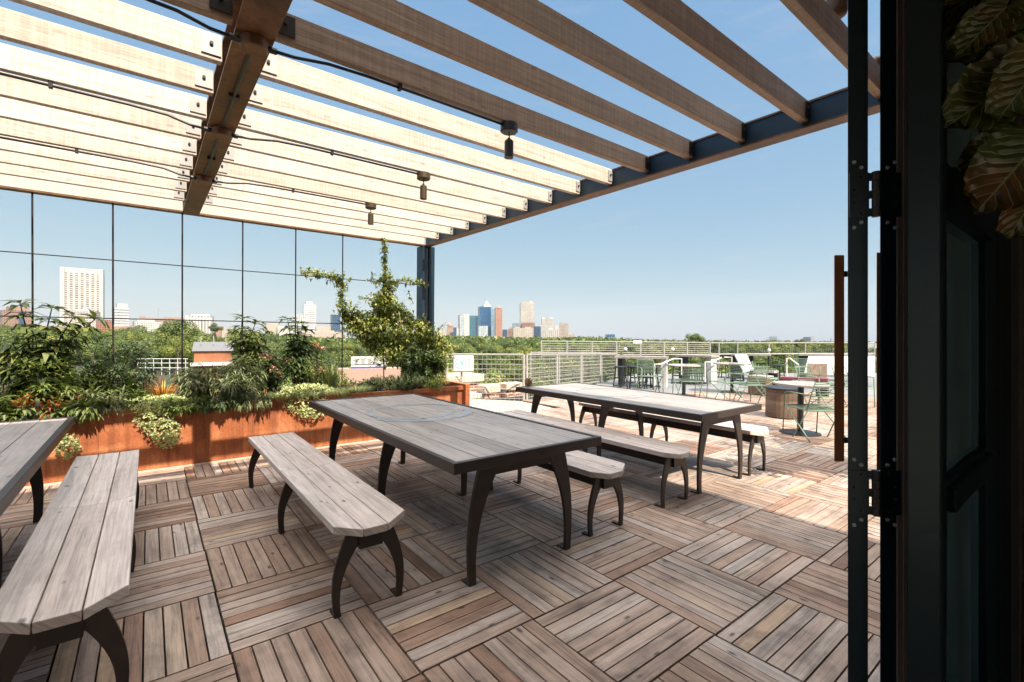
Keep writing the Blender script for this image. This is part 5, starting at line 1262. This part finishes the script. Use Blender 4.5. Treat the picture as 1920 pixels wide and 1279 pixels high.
def big_leaf(px, py, D, dirs, nrm_, Ln, Wd, seed, curl=.25):
    """leaf whose base is at the stem side; dirs: growth direction given along (right, up, away)"""
    rr = random.Random(seed); rt3 = rt; aw = Vector((CA, SA, 0)); up = Vector((0, 0, 1))
    base = far(px, D, py); d = (rt3 * dirs[0] + up * dirs[1] + aw * dirs[2]).normalized(); nn = (rt3 * nrm_[0] + up * nrm_[1] + aw * nrm_[2]); nn = (nn - d * nn.dot(d)).normalized(); sd = d.cross(nn)
    m = MB(); nu, nv = 18, 10
    for i in range(nu + 1):
        u = i / nu; w = Wd * (.30 + .70 * math.sin(math.pi * min(1, u ** .75 * .93 + .05)) ** .8) * (1 if u < .93 else max(.05, (1 - u) / .07) ** .5) * (min(1, .25 + u * 9))
        if .3 < u < .5: w *= 1 - .10 * math.sin((u - .3) / .2 * math.pi)
        for j in range(nv + 1):
            s = j / nv * 2 - 1
            wob = .030 * Ln / .25 * abs(s) ** 1.5 * math.sin(u * 11 + s * 2 + seed) + .012 * abs(s) * math.sin(u * 47 + seed)
            p = base + d * Ln * u + sd * s * w / 2 + nn * (wob * .6 + .16 * Wd * s * s - curl * Ln * u * u)
            m.v.append(tuple(p))
    vv = rr.random()
    for i in range(nu):
        for j in range(nv):
            a = i * (nv + 1) + j
            q_ = [(a, i, j), (a + 1, i, j + 1), (a + nv + 2, i + 1, j + 1), (a + nv + 1, i + 1, j)]
            m.face([k[0] for k in q_], [(k[2] / nv * 2 - 1, k[1] / nu) for k in q_], vv)
    o = obj('leaf', m, M_fig, fig, smooth=True); return o
# (px, py, D, growth dir, normal, length, width, seed)
for a in [(1920, 75, 1.16, (-1, -.12, -.05), (.0, .7, -.7), .24, .14, 1), (1915, 10, 1.10, (-.8, .15, .1), (-.1, .5, -.85), .22, .16, 2), (1930, 120, 1.13, (-.95, .2, .05), (.1, .6, -.8), .22, .13, 3),
          (1935, 150, 1.08, (-.85, -.5, .0), (-.25, .2, -.95), .23, .21, 4), (1960, 120, 1.04, (-.5, -.65, .0), (-.2, .5, -.85), .18, .16, 5), (1900, 270, 1.14, (-.75, -.55, .12), (-.6, .2, -.75), .15, .12, 6),
          (1945, 280, 1.08, (-.62, -.75, .0), (-.3, .25, -.9), .22, .21, 7), (1945, 220, 1.18, (-.9, .25, .1), (0, .5, -.85), .25, .17, 8), (1900, -40, 1.12, (-.85, -.45, .1), (0, .5, -.85), .22, .16, 9), (1840, -20, 1.2, (-.6, -.75, .1), (-.3, .3, -.9), .17, .12, 10), (1965, 330, 1.12, (-.35, -.9, .05), (-.1, .3, -.95), .2, .18, 11), (1955, 60, 1.2, (-.9, -.2, .1), (0, .5, -.85), .30, .18, 12), (1880, 35, 1.06, (-.55, -.5, 0), (-.1, .5, -.85), .15, .12, 13)]:
    a = list(a); a[1] -= 22; a[0] += 8; a[5] *= .9; a[6] *= .88; big_leaf(*a)

# ------------------------------------------------------------------ air
m = MB(); m.box(-7000, 7000, -1200, 7000, GZ - 1, 620)
hz_m = bpy.data.materials.new('pale_air'); hz_m.use_nodes = True; hn = hz_m.node_tree; hn.nodes.clear()
ho = hn.nodes.new('ShaderNodeOutputMaterial'); hv = hn.nodes.new('ShaderNodeVolumePrincipled'); hv.inputs['Density'].default_value = HAZE; hv.inputs['Color'].default_value = (.86, .93, 1, 1); hv.inputs['Anisotropy'].default_value = .2
hn.links.new(hv.outputs[0], ho.inputs['Volume'])
hzo = obj('haze', m, hz_m); hzo['label'] = 'thin pale summer haze over the city'; hzo['category'] = 'haze'; hzo['kind'] = 'stuff'

# ------------------------------------------------------------------ lay everything that stands on the deck to its fall
for o in DECK: o.matrix_basis = TILT @ o.matrix_basis
